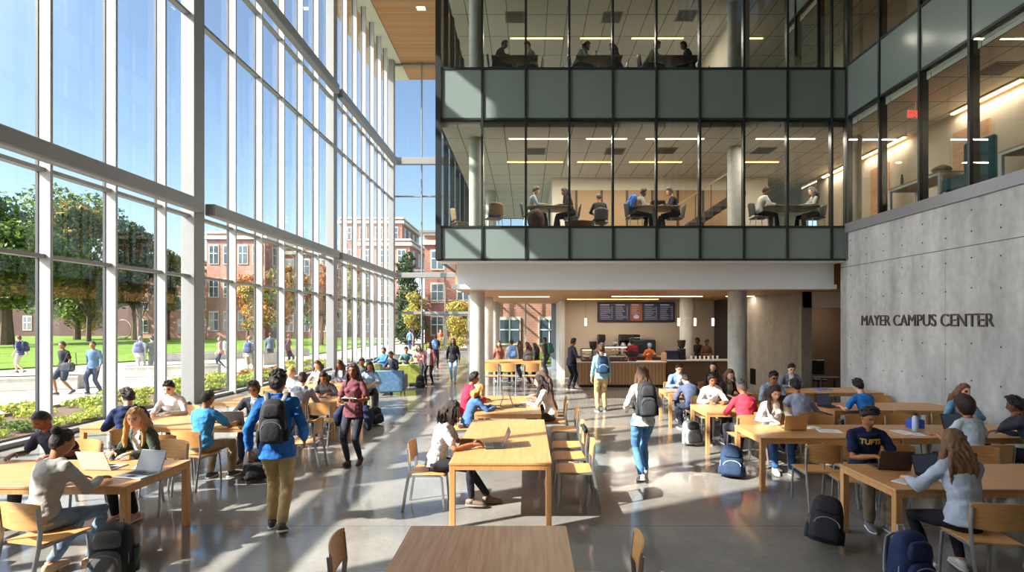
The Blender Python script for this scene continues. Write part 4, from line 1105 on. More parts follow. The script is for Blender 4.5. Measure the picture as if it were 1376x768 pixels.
# ---------------------------------------------------------------- outside
b = MB(); b.box(-120, 60, -10, 160, -.4, -.26); b.v = [(x, y, z) for x, y, z in b.v]
struct(b, 'ground', mat('far_ground', (120, 124, 96), rough=.95))
PAVE = grid_mat('plaza_paving', (158, 155, 149), (130, 127, 120), 2.4, 1.6, .02, rough=.85)
b = MB(); b.box(-60, XG - .02, 2, 90, -.26, -.02); b.box(XG - .02, 40, YE + .0, 75, -.26, -.02); b.box(-2.3, 40, YB + .05, YE, -.26, -.02); struct(b, 'pavement', PAVE, 'pale concrete plaza outside the glass')
GRASS = mat('lawn_green', (96, 122, 48), rough=.95, spec=.1, vary=.22, vscale=.6, bump=.6, bscale=30)
def poly(name, pts, z0, z1, m, kind='structure', label=None):
    b = MB(); n = len(pts); b.add([(x, y, z0) for x, y in pts] + [(x, y, z1) for x, y in pts], [tuple(range(n))[::-1], tuple(range(n, 2 * n))] + [(i, (i + 1) % n, n + (i + 1) % n, n + i) for i in range(n)])
    o = struct(b, name, m, label); o['kind'] = kind; return o
poly('lawn', [(-70, 19), (-25.6, 25.3), (-22.5, 32.5), (-15.2, 38), (-15.2, 62), (-34, 90), (-110, 90)], -.02, .06, GRASS, label='sunlit green lawn beyond the plaza')
poly('lawn', [(-9.2, 42), (-7.6, 42), (-6.8, 56), (-11, 56)], -.02, .08, GRASS, label='strip of grass outside the end wall')
poly('lawn', [(-2.0, 29), (3, 29), (3, 50), (-3.2, 50)], -.02, .10, GRASS, label='planted strip outside the window by the high table')
def seat_wall(x0, y0, x1, y1, label, h=.46, w=.5):
    r = V((x1 - x0, y1 - y0, 0)); b = MB(); L_ = r.length
    b.box(0, L_, -w / 2, w / 2, -.02, h, 0, .02); b.box(-.01, L_ + .01, -w / 2 - .02, w / 2 + .02, h - .09, h, 0, .01)
    o = b.build('seat_wall', EARTH); o.location = (x0, y0, 0); o.rotation_euler = (0, 0, math.atan2(r.y, r.x)); tag(o, label, 'wall')
seat_wall(-22, 16.6, -15.9, 18.6, 'low pale concrete seat wall in front of the lawn, at the first pane')
seat_wall(-17.2, 22.3, -13.8, 23.4, 'low concrete seat wall behind the two plaza walkers')
seat_wall(-21.8, 31, -15.3, 36.5, 'long low concrete wall along the lawn edge')
seat_wall(-14.6, 28.6, -14.0, 29.4, 'short concrete block on the plaza beyond the second column bay', h=.6)

# planting bed along the glass
SOIL = mat('soil', (84, 66, 48), rough=.95, vary=.3, vscale=10)
poly('planting_bed', [(-12.4, 6), (-9.95, 6), (-9.95, 30), (-12.0, 30)], -.02, .10, SOIL, label='narrow planting bed just outside the glass wall')
b = MB(); b.box(-12.56, -12.4, 6, 30.2, -.02, .16, 0, .01); o = struct(b, 'kerb', mat('dark_kerb', (120, 112, 100), rough=.8))

def leaf_mesh(name, blobs, n, size, cols, rng, flat=.5):
    """n leaf quads scattered in a set of ellipsoid clumps; colour varies per leaf through material slots"""
    rs = np.random.RandomState(rng); bl = np.array([[*c, *((r, r, r) if not hasattr(r, '__len__') else r)] for c, r in blobs])
    wts = bl[:, 3] * bl[:, 4]; wts = wts / wts.sum(); idx = rs.choice(len(bl), n, p=wts)
    d = rs.normal(size=(n, 3)); d /= np.linalg.norm(d, axis=1)[:, None]; rad = rs.uniform(.45, 1.0, n) ** .6
    sub = 1 + .18 * np.sin(d[:, 0] * 7 + idx) * np.cos(d[:, 2] * 6 + idx * 1.7)
    c = bl[idx, :3] + d * (rad * sub)[:, None] * bl[idx, 3:6]
    a = rs.normal(size=(n, 3)) ; a /= np.linalg.norm(a, axis=1)[:, None]
    nrm = d + rs.normal(size=(n, 3)) * .8; u = np.cross(nrm, a); u /= np.linalg.norm(u, axis=1)[:, None]; w = np.cross(nrm, u); w /= np.linalg.norm(w, axis=1)[:, None]
    s = rs.uniform(.6, 1.3, n)[:, None] * size
    P = np.stack([c - u * s, c - w * s * flat, c + u * s, c + w * s * flat], 1).reshape(-1, 3)
    me = bpy.data.meshes.new(name); me.vertices.add(len(P)); me.vertices.foreach_set('co', P.ravel()); me.loops.add(4 * n); me.loops.foreach_set('vertex_index', np.arange(4 * n))
    me.polygons.add(n); me.polygons.foreach_set('loop_start', np.arange(0, 4 * n, 4)); me.polygons.foreach_set('loop_total', np.full(n, 4))
    for m in cols: me.materials.append(m)
    me.polygons.foreach_set('material_index', rs.randint(0, len(cols), n)); me.update(calc_edges=True); return me
def leafmat(c):
    n = 'leaf_%02x%02x%02x' % tuple(c)
    if n in MATS: return MATS[n]
    m, N, L, b = nodes(n); b.inputs['Base Color'].default_value = lin(c) + (1,); b.inputs['Roughness'].default_value = .55; b.inputs['Specular IOR Level'].default_value = .3
    t = N.new('ShaderNodeBsdfTranslucent'); t.inputs[0].default_value = lin(c) + (1,); mx = N.new('ShaderNodeMixShader'); mx.inputs[0].default_value = .35
    L.new(b.outputs[0], mx.inputs[1]); L.new(t.outputs[0], mx.inputs[2]); L.new(mx.outputs[0], N['Material Output'].inputs[0]); return m
GRN = [leafmat(c) for c in ((74, 98, 40), (96, 122, 50), (120, 138, 60), (58, 82, 38))]
DGR = [leafmat(c) for c in ((44, 66, 40), (58, 80, 48), (70, 92, 56))]
YEL = [leafmat(c) for c in ((186, 164, 78), (168, 150, 74), (196, 178, 104), (142, 138, 66))]
ORG = [leafmat(c) for c in ((186, 108, 56), (206, 134, 76), (150, 110, 56), (172, 90, 60))]
MIX = [leafmat(c) for c in ((96, 112, 48), (160, 132, 58), (70, 92, 40), (184, 120, 66))]
BARK = mat('bark', (92, 76, 62), rough=.9, bump=.6, bscale=12, vary=.2)
TG = 'trees on the campus green'
def tree(label, x, y, h, w, cols, seed, n=7000, size=.22, low=.28, trunk=.22, shape='round', name='tree'):
    r = empty(name, (x, y, 0), 0, label=label, cat='tree', group=None)
    rr = random.Random(seed); bl = []; m = MB()
    m.loft([(0, 0, -.1), (0, 0, h * .15), (rr.uniform(-.2, .2), 0, h * .4), (rr.uniform(-.3, .3), 0, h * .72)], [trunk * 1.4, trunk, trunk * .8, trunk * .3], 9)
    K = 16 if shape == 'round' else 9
    for k in range(K):
        a = rr.uniform(0, 2 * PI); t = rr.random()
        if shape == 'round':
            z = h * (low + (1 - low) * (.12 + .80 * t)); rad = w / 2 * math.sin(PI * (.18 + .66 * (1 - t))) * rr.uniform(.35, .8); R = w * rr.uniform(.16, .26)
        else:
            z = h * (low + (.95 - low) * (k + .5) / K); rad = w * .14 * rr.random(); R = w / 2 * (1.05 - .65 * (k / K)) * rr.uniform(.8, 1.0)
        c = V((math.cos(a) * rad, math.sin(a) * rad, min(z, h - R * .8))); bl.append((c, (R, R, R * .85)))
        if k < 9: m.loft([(0, 0, h * (low * .8 + .05 * k / 9)), c * .55 + V((0, 0, h * low * .35)), c], [trunk * .4, trunk * .25, trunk * .08], 6)
    m.build('trunk', BARK, r)
    me = leaf_mesh('foliage', bl, n, size, cols, seed); f = link('foliage', me, r); return r
tree('big green tree on the lawn beyond the first pane', -52, 52, 17.2, 12, GRN, 1, 16000, .26, low=.22, trunk=.5)
tree('spreading green tree behind the big lawn tree', -57, 66, 19, 13, GRN, 12, 9000, .3, low=.12, trunk=.3)
tree('tall green tree with yellowing edge, next to the big one', -50.5, 60, 15.8, 8.5, MIX[:3] + GRN[:1], 2, 9000, .25, low=.2, trunk=.2)
tree('dark green tree in front of the low brick hall', -47.5, 64, 14.4, 7.5, DGR, 3, 8000, .25, low=.2, trunk=.2)
tree('tree with orange and red leaves beyond the third pane', -49, 65, 13.4, 5.2, ORG + MIX[:2], 4, 5000, .22, low=.3, trunk=.25)
tree('pale young tree at the corner of the green', -45.5, 66, 11.6, 4.2, MIX[1:2] + GRN[1:3], 5, 3500, .2, low=.3, trunk=.2)
tree('slim yellow tree standing on the lawn', -57, 68, 7.8, 3.4, YEL, 6, 2600, .18, low=.25, trunk=.1, shape='cone')
tree('small pink-leaved tree beside the big trunk', -50, 45, 5.2, 4.5, [leafmat((214, 160, 140)), leafmat((190, 130, 110))], 7, 1300, .16, low=.4, trunk=.12)
tree('autumn tree in front of the brick wing, second bay', -30, 56, 7.4, 4.0, ORG + YEL[:1], 8, 3000, .18, low=.2, trunk=.15)
tree('golden shrubby tree beside the brick wing', -27.2, 52, 6.2, 3.2, YEL[:2] + MIX, 9, 2600, .16, low=.15, trunk=.12)
tree('mixed autumn tree near the second column', -23.5, 50, 8.2, 4.2, MIX, 10, 3600, .18, low=.18, trunk=.15)
tree('dark tree beside the far brick hall', -26, 66, 9, 5, DGR + MIX[:1], 11, 3600, .22, low=.15, trunk=.2)
tree('tree with red leaves beyond the third column bay', -20.5, 52, 8.6, 3.6, ORG + MIX[:1], 13, 3000, .18, low=.15, trunk=.15)
tree('yellow-green tree at the far end of the plaza', -17.5, 53, 9.0, 3.6, YEL[:2] + GRN[1:3], 14, 3000, .18, low=.15, trunk=.15)
tree('dark conifer outside the end wall', -12.3, 54, 10.0, 3.6, DGR, 15, 5200, .18, low=.08, trunk=.25, shape='cone')
tree('yellow tree outside the end wall', -10.9, 50, 5.2, 2.6, YEL + GRN[1:2], 16, 3000, .14, low=.2, trunk=.1)
tree('small yellow tree outside the right-hand door', -6.2, 47, 4.3, 2.8, YEL + GRN[2:3], 17, 2600, .14, low=.12, trunk=.08)
def shrub(x, y, h, w, cols, seed, label, group, n=320, size=.045, name='shrub'):
    rr = random.Random(seed); bl = [((rr.uniform(-w, w) * .3, rr.uniform(-w, w) * .3, h * rr.uniform(.45, .7)), (w * .32, w * .32, h * .35)) for k in range(5)]
    r = empty(name, (x, y, .1), 0, label=label, cat='shrub', group=group)
    m = MB()
    for k in range(6):
        a = rr.uniform(0, 6.28); m.cyl((0, 0, 0), (math.cos(a) * w * .25, math.sin(a) * w * .25, h * .75), .008, 5, r1=.003)
    m.build('stem', BARK, r); f = link('foliage', leaf_mesh('foliage', bl, n, size, cols, seed), r)
YG = [leafmat(c) for c in ((170, 176, 72), (196, 192, 96), (120, 146, 62), (150, 160, 60))]
FLO = [leafmat(c) for c in ((208, 96, 56), (226, 140, 90), (120, 146, 62), (150, 150, 70))]
k = 0
for y in np.arange(7.6, 29, .62):
    for x in (-10.35, -11.1, -11.9):
        if x < -11 and (k % 2): k += 1; continue
        k += 1
        if x > -10.6 and min(abs(y - 25.7), abs(y - 15.04)) < .75: continue
        xx = x + random.uniform(-.2, .2); yy = y + random.uniform(-.2, .2); hh = random.uniform(.16, .38) if x < -10.6 else random.uniform(.14, .26)
        fl = 20 < y < 25 and (k % 3 == 0)
        if fl: shrub(xx, yy, hh, .8, FLO, 100 + k, 'low bush with orange flowers in the bed outside the glass', 'flowering bushes in the planting bed', 420, .05)
        else: shrub(xx, yy, hh, .8, YG if k % 4 else GRN, 100 + k, 'low yellow-green bush in the bed outside the glass', 'green bushes in the planting bed', 420, .05)
poly('planting_bed', [(-7.6, 42.2), (-.4, 42.2), (-.4, 44.2), (-7.6, 44.2)], -.02, .1, SOIL, label='planting bed outside the end doors')
for k in range(9): shrub(-7.0 + k * .75, 43 + (k % 2) * .4, 1.1, .95, YEL + GRN[1:2], 300 + k, 'clipped yellow-green bush outside the end doors', 'hedge bushes outside the end doors', 500, .07)
for k in range(5): shrub(-1.7 + k * .72, 30.2 + (k % 2) * .5, .85, .8, YG + GRN[:1], 330 + k, 'low green bush outside the window by the high table', 'bushes outside the rear window', 420, .05)

# buildings
BR1 = brick_mat('red_brick', (146, 92, 78), (126, 78, 66), (150, 132, 122)); BR2 = brick_mat('dark_brick', (86, 54, 50), (70, 44, 42), (92, 74, 70)); BR3 = brick_mat('pink_brick', (182, 124, 106), (162, 106, 90), (166, 148, 138))
LIME = mat('limestone', (206, 196, 180), rough=.8); WGL = mat('window_dark_glass', (72, 86, 98), rough=.08, spec=.8); SLATE = mat('slate_roof', (104, 108, 112), rough=.7)
def building(label, x0, x1, y0, y1, h, brick, floors, cols_front, cols_side=0, parapet=.8, side=1, z0=0, wins=True, ww=1.1, roof=None, name='brick_building'):
    r = empty(name, ((x0 + x1) / 2, (y0 + y1) / 2, 0), 0, label=label, cat='building'); cx, cy = (x0 + x1) / 2, (y0 + y1) / 2
    m = MB(); m.box(x0 - cx, x1 - cx, y0 - cy, y1 - cy, z0, h); m.build('wall', brick, r)
    m = MB(); m.box(x0 - cx - .35, x1 - cx + .35, y0 - cy - .35, y1 - cy + .35, h - parapet, h - parapet + .45); m.box(x0 - cx - .2, x1 - cx + .2, y0 - cy - .2, y1 - cy + .2, h, h + .25); m.build('cornice', LIME, r)
    if roof: m = MB(); m.box(x0 - cx - .5, x1 - cx + .5, y0 - cy - .5, y1 - cy + .5, h + .25, h + .5); m.build('roof', roof, r)
    fh = (h - parapet) / floors
    def win(cx_, cy_, z, w, hh, ax):
        m = MB(); g = MB()
        if ax == 0:
            m.box(cx_ - w / 2 - .12, cx_ + w / 2 + .12, cy_ - .10, cy_ + .02, z - .14, z + hh + .2); g.box(cx_ - w / 2, cx_ + w / 2, cy_ - .13, cy_ - .09, z, z + hh)
            q = MB(); q.box(cx_ - .04, cx_ + .04, cy_ - .16, cy_ - .12, z, z + hh); q.box(cx_ - w / 2, cx_ + w / 2, cy_ - .16, cy_ - .12, z + hh * .55, z + hh * .55 + .08)
        else:
            m.box(cx_ - .02, cx_ + .10, cy_ - w / 2 - .12, cy_ + w / 2 + .12, z - .14, z + hh + .2); g.box(cx_ + .09, cx_ + .13, cy_ - w / 2, cy_ + w / 2, z, z + hh)
            q = MB(); q.box(cx_ + .12, cx_ + .16, cy_ - .04, cy_ + .04, z, z + hh); q.box(cx_ + .12, cx_ + .16, cy_ - w / 2, cy_ + w / 2, z + hh * .55, z + hh * .55 + .08)
        f = m.build('window', LIME, r); g.build('pane', WGL, f); q.build('sash', WHITE, f)
    for fl in range(floors):
        z = fl * fh + fh * .28
        for c in range(cols_front): win(x0 - cx + (x1 - x0) * (c + .5) / cols_front, y0 - cy, z, ww, fh * .52, 0)
        for c in range(cols_side): win((x1 - cx) if side > 0 else (x0 - cx), y0 - cy + (y1 - y0) * (c + .5) / cols_side, z, ww, fh * .52, 1)
    return r
building('long low dark brick hall behind the lawn trees', -112, -58, 84, 96, 8.6, BR2, 2, 6, ww=1.2)
building('low brick wing with grey roof left of the brick block', -55, -44.2, 73, 86, 10.4, BR3, 3, 4, roof=SLATE)
building('three-storey pink brick block seen through the second bay', -43.0, -35.2, 70, 86, 14.2, BR3, 3, 4, 3)
building('brick wing with stone trim between the pink block and the far tower', -34.2, -27.5, 72.5, 86, 12.5, BR1, 3, 3, 2)
building('tall brown brick hall seen through the last bay', -33, -22, 92, 106, 20.5, BR1, 5, 4, 4)
building('brick hall behind the golden trees near the end wall', -25, -17.5, 78, 90, 14.5, BR3, 4, 3, 3)
building('red brick building with projecting eaves outside the end wall', -11.0, 14, 56, 72, 11.6, BR1, 3, 9, 0, roof=SLATE, ww=1.2, parapet=1.0)
building('pink brick wing with a tall white window behind the high table', -2.6, 8.5, 36.5, 50, 7.0, BR3, 2, 4, 0, ww=1.3)
r = empty('glass_pavilion', (-13.2, 78.5, 0), 0, label='pale glass and metal building beyond the conifer', cat='building')
m = MB(); m.box(-3.5, 3.4, -3, 3, 0, 9.6); m.build('wall', mat('pale_curtain', (176, 192, 204), rough=.15, spec=.6), r)
m = MB()
for q in range(8): m.box(-3.5 + q * .98, -3.4 + q * .98, -3.1, -3.0, 0, 9.6)
for q in range(5): m.box(-3.5, 3.4, -3.1, -3.0, q * 2.3 + .2, q * 2.3 + .32)
m.build('frame', WHITE, r); m = MB(); m.box(-4.2, 4.2, -3.6, 3.6, 9.6, 9.9); m.build('roof', SLATE, r)
# round stone-ring sculpture and pale statues on the far edge of the lawn
r = empty('ring_sculpture', (-55, 71, .06), 0, label='thin pale ring sculpture on the far lawn', cat='sculpture')
m = MB(); pts = [(1.1 * math.cos(t), 0, 1.3 + 1.25 * math.sin(t)) for t in [PI * 2 * q / 24 for q in range(25)]]; m.loft(pts, [.09] * 25, 8, ref=(0, 1, 0), cap=False); m.build('ring', LIME, r); m = MB(); m.box(-.4, .4, -.3, .3, 0, .2); m.build('plinth', LIME, r)
# ---------------------------------------------------------------- café
def counter(x0, x1, y0, y1, h, label, dark=False):
    cx, cy = (x0 + x1) / 2, (y0 + y1) / 2; r = empty('cafe_counter', (cx, cy, 0), 0, label=label, cat='counter')
    m = MB(); m.box(x0 - cx + .03, x1 - cx - .03, y0 - cy + .03, y1 - cy, .1, h - .04); m.build('front_panel', WCOUNT if not dark else mat('counter_dark', (92, 66, 48), rough=.6), r)
    m = MB(); m.box(x0 - cx + .08, x1 - cx - .08, y0 - cy + .1, y1 - cy, 0, .1); m.build('plinth', BLACK, r)
    m = MB(); m.box(x0 - cx, x1 - cx, y0 - cy, y1 - cy, h - .04, h, 0, .006); m.build('countertop', mat('stone_top', (206, 202, 194), rough=.35), r); return r
counter(1.8, 5.0, 18.6, 19.3, .92, 'wood-fronted café counter with pale stone top, under the pastry cases')
counter(5.05, 7.55, 18.9, 19.6, .96, 'darker café counter between the pillar and the back shelves', True)
counter(2.4, 7.4, 21.7, 22.35, .92, 'back counter along the café wall holding the brewers', True)
def case(x0, x1, y0, y1, z0, z1, label, nsh):
    cx, cy = (x0 + x1) / 2, (y0 + y1) / 2; r = empty('pastry_case', (cx, cy, z0), 0, label=label, cat='display case'); h = z1 - z0; a, c = x1 - cx, y1 - cy
    m = MB(); m.box(-a, a, -c, c, 0, .04); m.box(-a, a, -c, c, h - .03, h); 
    for sx in (-1, 1):
        for sy in (-1, 1): m.box(sx * a - .012, sx * a + .012, sy * c - .012, sy * c + .012, .04, h - .03)
    m.build('frame', STEELD, r)
    for k in range(nsh):
        m = MB(); z = .04 + (h - .1) * (k + .9) / (nsh + .6); m.box(-a + .02, a - .02, -c + .05, c - .02, z, z + .012); m.build('shelf', mat('case_shelf', (220, 214, 200), rough=.3), r)
    m = MB(); pane(m, [(-a, -c, .04), (a, -c, .04), (a, -c, h - .03), (-a, -c, h - .03)]); m.build('glass', G_CASE, r)
    m = MB(); m.box(-a + .03, a - .03, -c + .04, -c + .07, h - .05, h - .035); m.build('lamp', mat('case_lamp', (255, 220, 170), emit=((255, 210, 150), 8)), r)
    rr = random.Random(int(x0 * 100))
    for k in range(nsh + 1):
        z = .042 if k == 0 else .04 + (h - .1) * (k - 1 + .9) / (nsh + .6) + .013
        n = int((x1 - x0) / .13)
        for q in range(n):
            p = empty('pastry', (cx - a + .09 + q * (2 * a - .16) / max(1, n - 1), cy - c * .2 + rr.uniform(-.03, .03), z0 + z), rr.uniform(0, 3), label='golden pastry on a shelf inside the ' + ('wide' if nsh > 1 else 'small') + ' pastry case', cat='pastry', group='pastries in the ' + ('wide' if nsh > 1 else 'small') + ' case')
            m = MB(); t = rr.choice((0, 1, 2)); col = ((206, 150, 84), (176, 112, 58), (226, 196, 140))[t]
            m.ell((0, 0, .028), (.05, .038, .028), 10, 6); m.ell((.02, 0, .035), (.02, .03, .022), 8, 5); m.build('crust', mat('pastry_%d' % t, col, rough=.6), p, smooth=True)
case(1.98, 2.36, 18.75, 19.2, .92, 1.38, 'small glass pastry case at the left end of the counter', 1)
case(2.78, 3.62, 18.7, 19.2, .92, 1.47, 'wide glass pastry case in the middle of the counter', 2)
def machine(name, label, x, y, z, parts, cat='coffee machine'):
    r = empty(name, (x, y, z), 0, label=label, cat=cat)
    if name in ('coffee_brewer', 'espresso_machine', 'coffee_grinder'): r.scale = (1.25, 1.25, 1.35)
    for pn, m_, fn in parts:
        m = MB(); fn(m); m.build(pn, m_, r, auto=40)
    return r
for k, (x, y, z, lab) in enumerate(((2.42, 19.0, .92, 'silver bean grinder with clear hopper between the two pastry cases'), (5.7, 19.2, .96, 'tall black bean grinder standing near the round pillar'))):
    machine('coffee_grinder', lab, x, y, z, [('body', BLACK if k else STEEL, lambda m: (m.box(-.09, .09, -.12, .12, 0, .3, 0, .01), m.box(-.07, .07, -.16, -.1, .05, .09))), ('hopper', mat('hopper', (60, 50, 44), rough=.2), lambda m: m.loft([(0, 0, .3), (0, 0, .36), (0, 0, .5)], [.05, .10, .12], 16)), ('lid', BLACK, lambda m: m.cyl((0, 0, .5), (0, 0, .53), .125, 16))], 'grinder')
machine('espresso_machine', 'black and silver espresso machine on the back counter', 4.9, 22.0, .92, [('body', STEELD, lambda m: (m.box(-.38, .38, -.25, .25, .08, .5, 0, .03), m.box(-.34, .34, -.3, -.1, .0, .08))), ('drip_tray', STEEL, lambda m: m.box(-.33, .33, -.38, -.25, .02, .07)), ('cup_rail', STEEL, lambda m: (m.cyl((-.36, -.22, .56), (.36, -.22, .56), .01, 6), m.cyl((-.36, .22, .56), (.36, .22, .56), .01, 6))), ('group_head', BLACK, lambda m: (m.cyl((-.15, -.3, .28), (-.15, -.3, .36), .05, 12), m.cyl((.15, -.3, .28), (.15, -.3, .36), .05, 12)))])
for k, x in enumerate((3.15, 4.05, 4.33, 4.6)):
    machine('coffee_brewer', 'black drip coffee brewer on the back counter, ' + ('behind the wide pastry case', 'first of the three together', 'middle of the three together', 'third of the three together')[k], x, 22.0, .92, [('body', BLACK, lambda m: (m.box(-.11, .11, .02, .2, 0, .62, 0, .01), m.box(-.11, .11, -.2, .2, .46, .66, 0, .02), m.box(-.11, .11, -.2, .2, 0, .05, 0, .01))), ('urn', STEEL, lambda m: m.loft([(0, -.08, .05), (0, -.08, .36), (0, -.08, .42)], [.085, .085, .05], 16)), ('tap', BLACK, lambda m: m.box(-.015, .015, -.2, -.16, .1, .15))])
machine('till', 'dark touchscreen till on the counter beside the queue', 3.85, 18.95, .92, [('base', BLACK, lambda m: m.box(-.12, .12, -.1, .1, 0, .03)), ('neck', BLACK, lambda m: m.box(-.03, .03, -.02, .02, .03, .2)), ('screen', STEELD, lambda m: m.box(-.17, .17, -.03, .0, .14, .38, 0, .008))], 'till')
machine('storage_bin', 'navy plastic storage bin on the dark café counter', 5.35, 19.2, .96, [('body', mat('navy_plastic', (36, 46, 74), rough=.5), lambda m: m.loft([(0, 0, 0), (0, 0, .3)], [(.26, .2), (.31, .22)], 4, twist=PI / 4)), ('lid', mat('navy_plastic', (36, 46, 74)), lambda m: m.box(-.25, .25, -.18, .18, .3, .33, 0, .01))], 'bin')
machine('paper_bag', 'brown paper bag standing on the café counter', 4.98, 18.95, .92, [('bag', mat('kraft', (186, 148, 106), rough=.9), lambda m: m.loft([(0, 0, 0), (0, 0, .22), (.01, 0, .32)], [(.12, .08), (.12, .07), (.115, .015)], 4, twist=PI / 4))], 'bag')
machine('glass_jar', 'round glass jar with pale lid on top of the pastry case', 3.2, 18.95, 1.47, [('body', mat('jar_glass', (176, 180, 170), rough=.15, spec=.7), lambda m: m.ell((0, 0, .09), (.11, .11, .09), 16, 10)), ('lid', STEEL, lambda m: m.cyl((0, 0, .16), (0, 0, .19), .06, 14))], 'jar')
for k in range(9): tag(cup(3.7 + k * .12 if k < 1 else 5.9 + (k - 1) * .16, 19.1 if k < 1 else 19.2, .92 if k < 1 else .96, 'white paper cup standing on the café counter'), group='paper cups on the café counter')
r = empty('ceiling_light', (9.7, 16.9, 3.2), 0, label='added fill light under the ceiling of the brown recess beside the concrete wall', cat='light')
m = MB(); m.box(-.5, .5, -.05, .05, 0, .04); m.build('housing', WHITE, r); m = MB(); m.box(-.48, .48, -.04, .04, -.015, 0); m.build('diffuser', STRIP, r); lamp(r, .9, .08, (0, 0, -.03), 14)  # extra lamp added only to brighten the recess and its header
# menu board
r = empty('menu_board', (4.68, 22.34, 2.76), 0, label='wide dark menu board with an orange middle panel above the café counter', cat='menu board')
m = MB(); m.box(-1.64, 1.64, -.04, .05, -.42, .42, 0, .01); m.build('frame', mat('menu_frame', (40, 30, 28), rough=.5), r)
SCRB = mat('menu_screen', (28, 26, 38), rough=.3, emit=((60, 58, 84), .2)); SCRO = mat('menu_screen_orange', (120, 64, 40), rough=.3, emit=((190, 104, 60), .12)); TXT = mat('menu_text', (150, 150, 170), emit=((200, 200, 215), .2))
rr = random.Random(5)
for k, (x0, x1, mm) in enumerate(((-1.60, -.96, SCRB), (-.94, -.30, SCRB), (-.26, .26, SCRO), (.30, .94, SCRB), (.96, 1.60, SCRB))):
    m = MB(); m.box(x0, x1, -.055, -.04, -.37, .37); sc_ = m.build('screen', mm, r); m = MB()
    m.box(x0 + .06, x0 + .06 + (x1 - x0) * .6, -.059, -.055, .29, .33)
    for q in range(11):
        if k == 2 and q > 6: break
        w_ = (x1 - x0) * rr.uniform(.4, .75); m.box(x0 + .06, x0 + .06 + w_, -.059, -.055, .22 - q * .052, .231 - q * .052)
        if k != 2: m.box(x1 - .11, x1 - .05, -.059, -.055, .22 - q * .052, .231 - q * .052)
    if k == 2: m.ell((0, -.057, -.2), (.13, .004, .09), 16, 6)
    m.build('menu_line', TXT, sc_)
for k, x in enumerate((787, 912, 934, 958)):
    X = (x - VX) * 18.9 / F; r = empty('pendant_lamp', (X, 18.9, 2.34), 0, label='small glowing cylinder pendant over the café counter, ' + ('by the side wall', 'just before the rear pillar', 'just past the rear pillar', 'closest to the dark recess')[k], cat='lamp')
    m = MB(); m.cyl((0, 0, -.13), (0, 0, .13), .042, 14); m.build('shade', mat('pendant_glow', (255, 232, 200), emit=((255, 226, 186), 5)), r, smooth=False)
    m = MB(); m.cyl((0, 0, .13), (0, 0, .17), .03, 10); m.build('cap', STEEL, r); m = MB(); m.cyl((0, 0, .17), (0, 0, .92), .005, 5); m.build('cord', BLACK, r)
# furniture in the dark recess
r = empty('printer_table', (8.9, 15.4, 0), 0, label='dark side table with a bin in the brown recess by the concrete wall', cat='table')
m = MB(); m.box(-.35, .35, -.25, .25, .68, .72); m.build('tabletop', mat('dark_laminate', (58, 54, 50), rough=.5), r)
for sx in (-1, 1):
    for sy in (-1, 1): m = MB(); m.box(sx * .32 - .02, sx * .32 + .02, sy * .22 - .02, sy * .22 + .02, 0, .68); m.build('leg', STEELD, r)
r = empty('office_chair', (9.45, 16.9, 0), math.radians(160), label='black office chair in the dark brown recess', cat='chair')
m = MB(); m.box(-.24, .24, -.24, .24, .44, .52, 0, .03); m.build('seat', BLACK, r); m = MB(); m.box(-.22, .22, -.28, -.22, .62, 1.1, 0, .02); m.build('backrest', BLACK, r)
m = MB(); m.cyl((0, 0, .08), (0, 0, .44), .03, 10)
for q in range(5): m.bar((0, 0, .08), (.28 * math.cos(q * 1.257), .28 * math.sin(q * 1.257), .05), .04, .03)
m.build('base', STEELD, r)
# ---------------------------------------------------------------- hall furniture, people, belongings
def Xp(px_, Y): return (px_ - VX) * Y / F
T = make_table
# centre row
T('study_table', 1.22, 2.6, mats=(W_DARK, W_LEG), label='bare walnut-toned study table at the bottom centre of the hall', x=-.30, y=2.79)
T('study_table', 1.17, 2.63, label='long oak study table where the curly-haired woman types', x=-.30, y=7.22)
T('study_table', 1.17, 2.2, label='oak study table with two open laptops facing each other', x=-.33, y=10.15)
T('high_table', 2.1, 1.1, H=.97, label='oak high table with a dark inset near the white round columns', x=-.55, y=18.6)
# left side
T('study_table', 2.6, .98, label='oak table shared by the bun-haired woman and the woman in green', x=-5.2, y=5.56)
T('study_table', 2.6, .98, label='oak table where the man in the sky-blue shirt sits', x=-5.5, y=8.40)
T('study_table', 2.5, .98, label='oak table behind the man with the blue jacket, third along the glass', x=-5.08, y=10.85)
T('study_table', 2.5, .98, label='oak table nearest the armchairs, mostly hidden by readers', x=-5.25, y=13.2)
# right side
T('study_table', 2.64, .9, label='oak table under the dark laptop and the tablet, beside the navy backpack', x=4.84, y=5.42)
T('study_table', 1.93, .92, label='oak table with the gold laptop and white papers', x=4.19, y=7.64)
T('study_table', 2.2, .92, label='oak table with the white flask and blue box', x=6.28, y=7.64)
T('study_table', 1.9, .92, label='short oak table between the white sweater and the red shirt', x=4.12, y=9.66)
T('study_table', 2.4, .92, label='oak table where the man in the bright blue shirt works', x=6.75, y=9.85)
T('study_table', 1.9, .92, label='oak table used by the boy in the blue and white shirt', x=4.10, y=12.0)
T('study_table', 2.4, .92, label='oak table in front of the man standing his arms on papers by the stub wall', x=6.85, y=12.2)
CHP = Proto(make_chair())
def chair(x, y, rot, label, scale=None, group=None): return CHP.place((x, y, 0), math.radians(rot), label, group, scale=scale)
P = person
def hold(*a): return dict(l=a[0], r=a[1])
TYPE = hold((-.10, .40, .81), (.10, .40, .81))

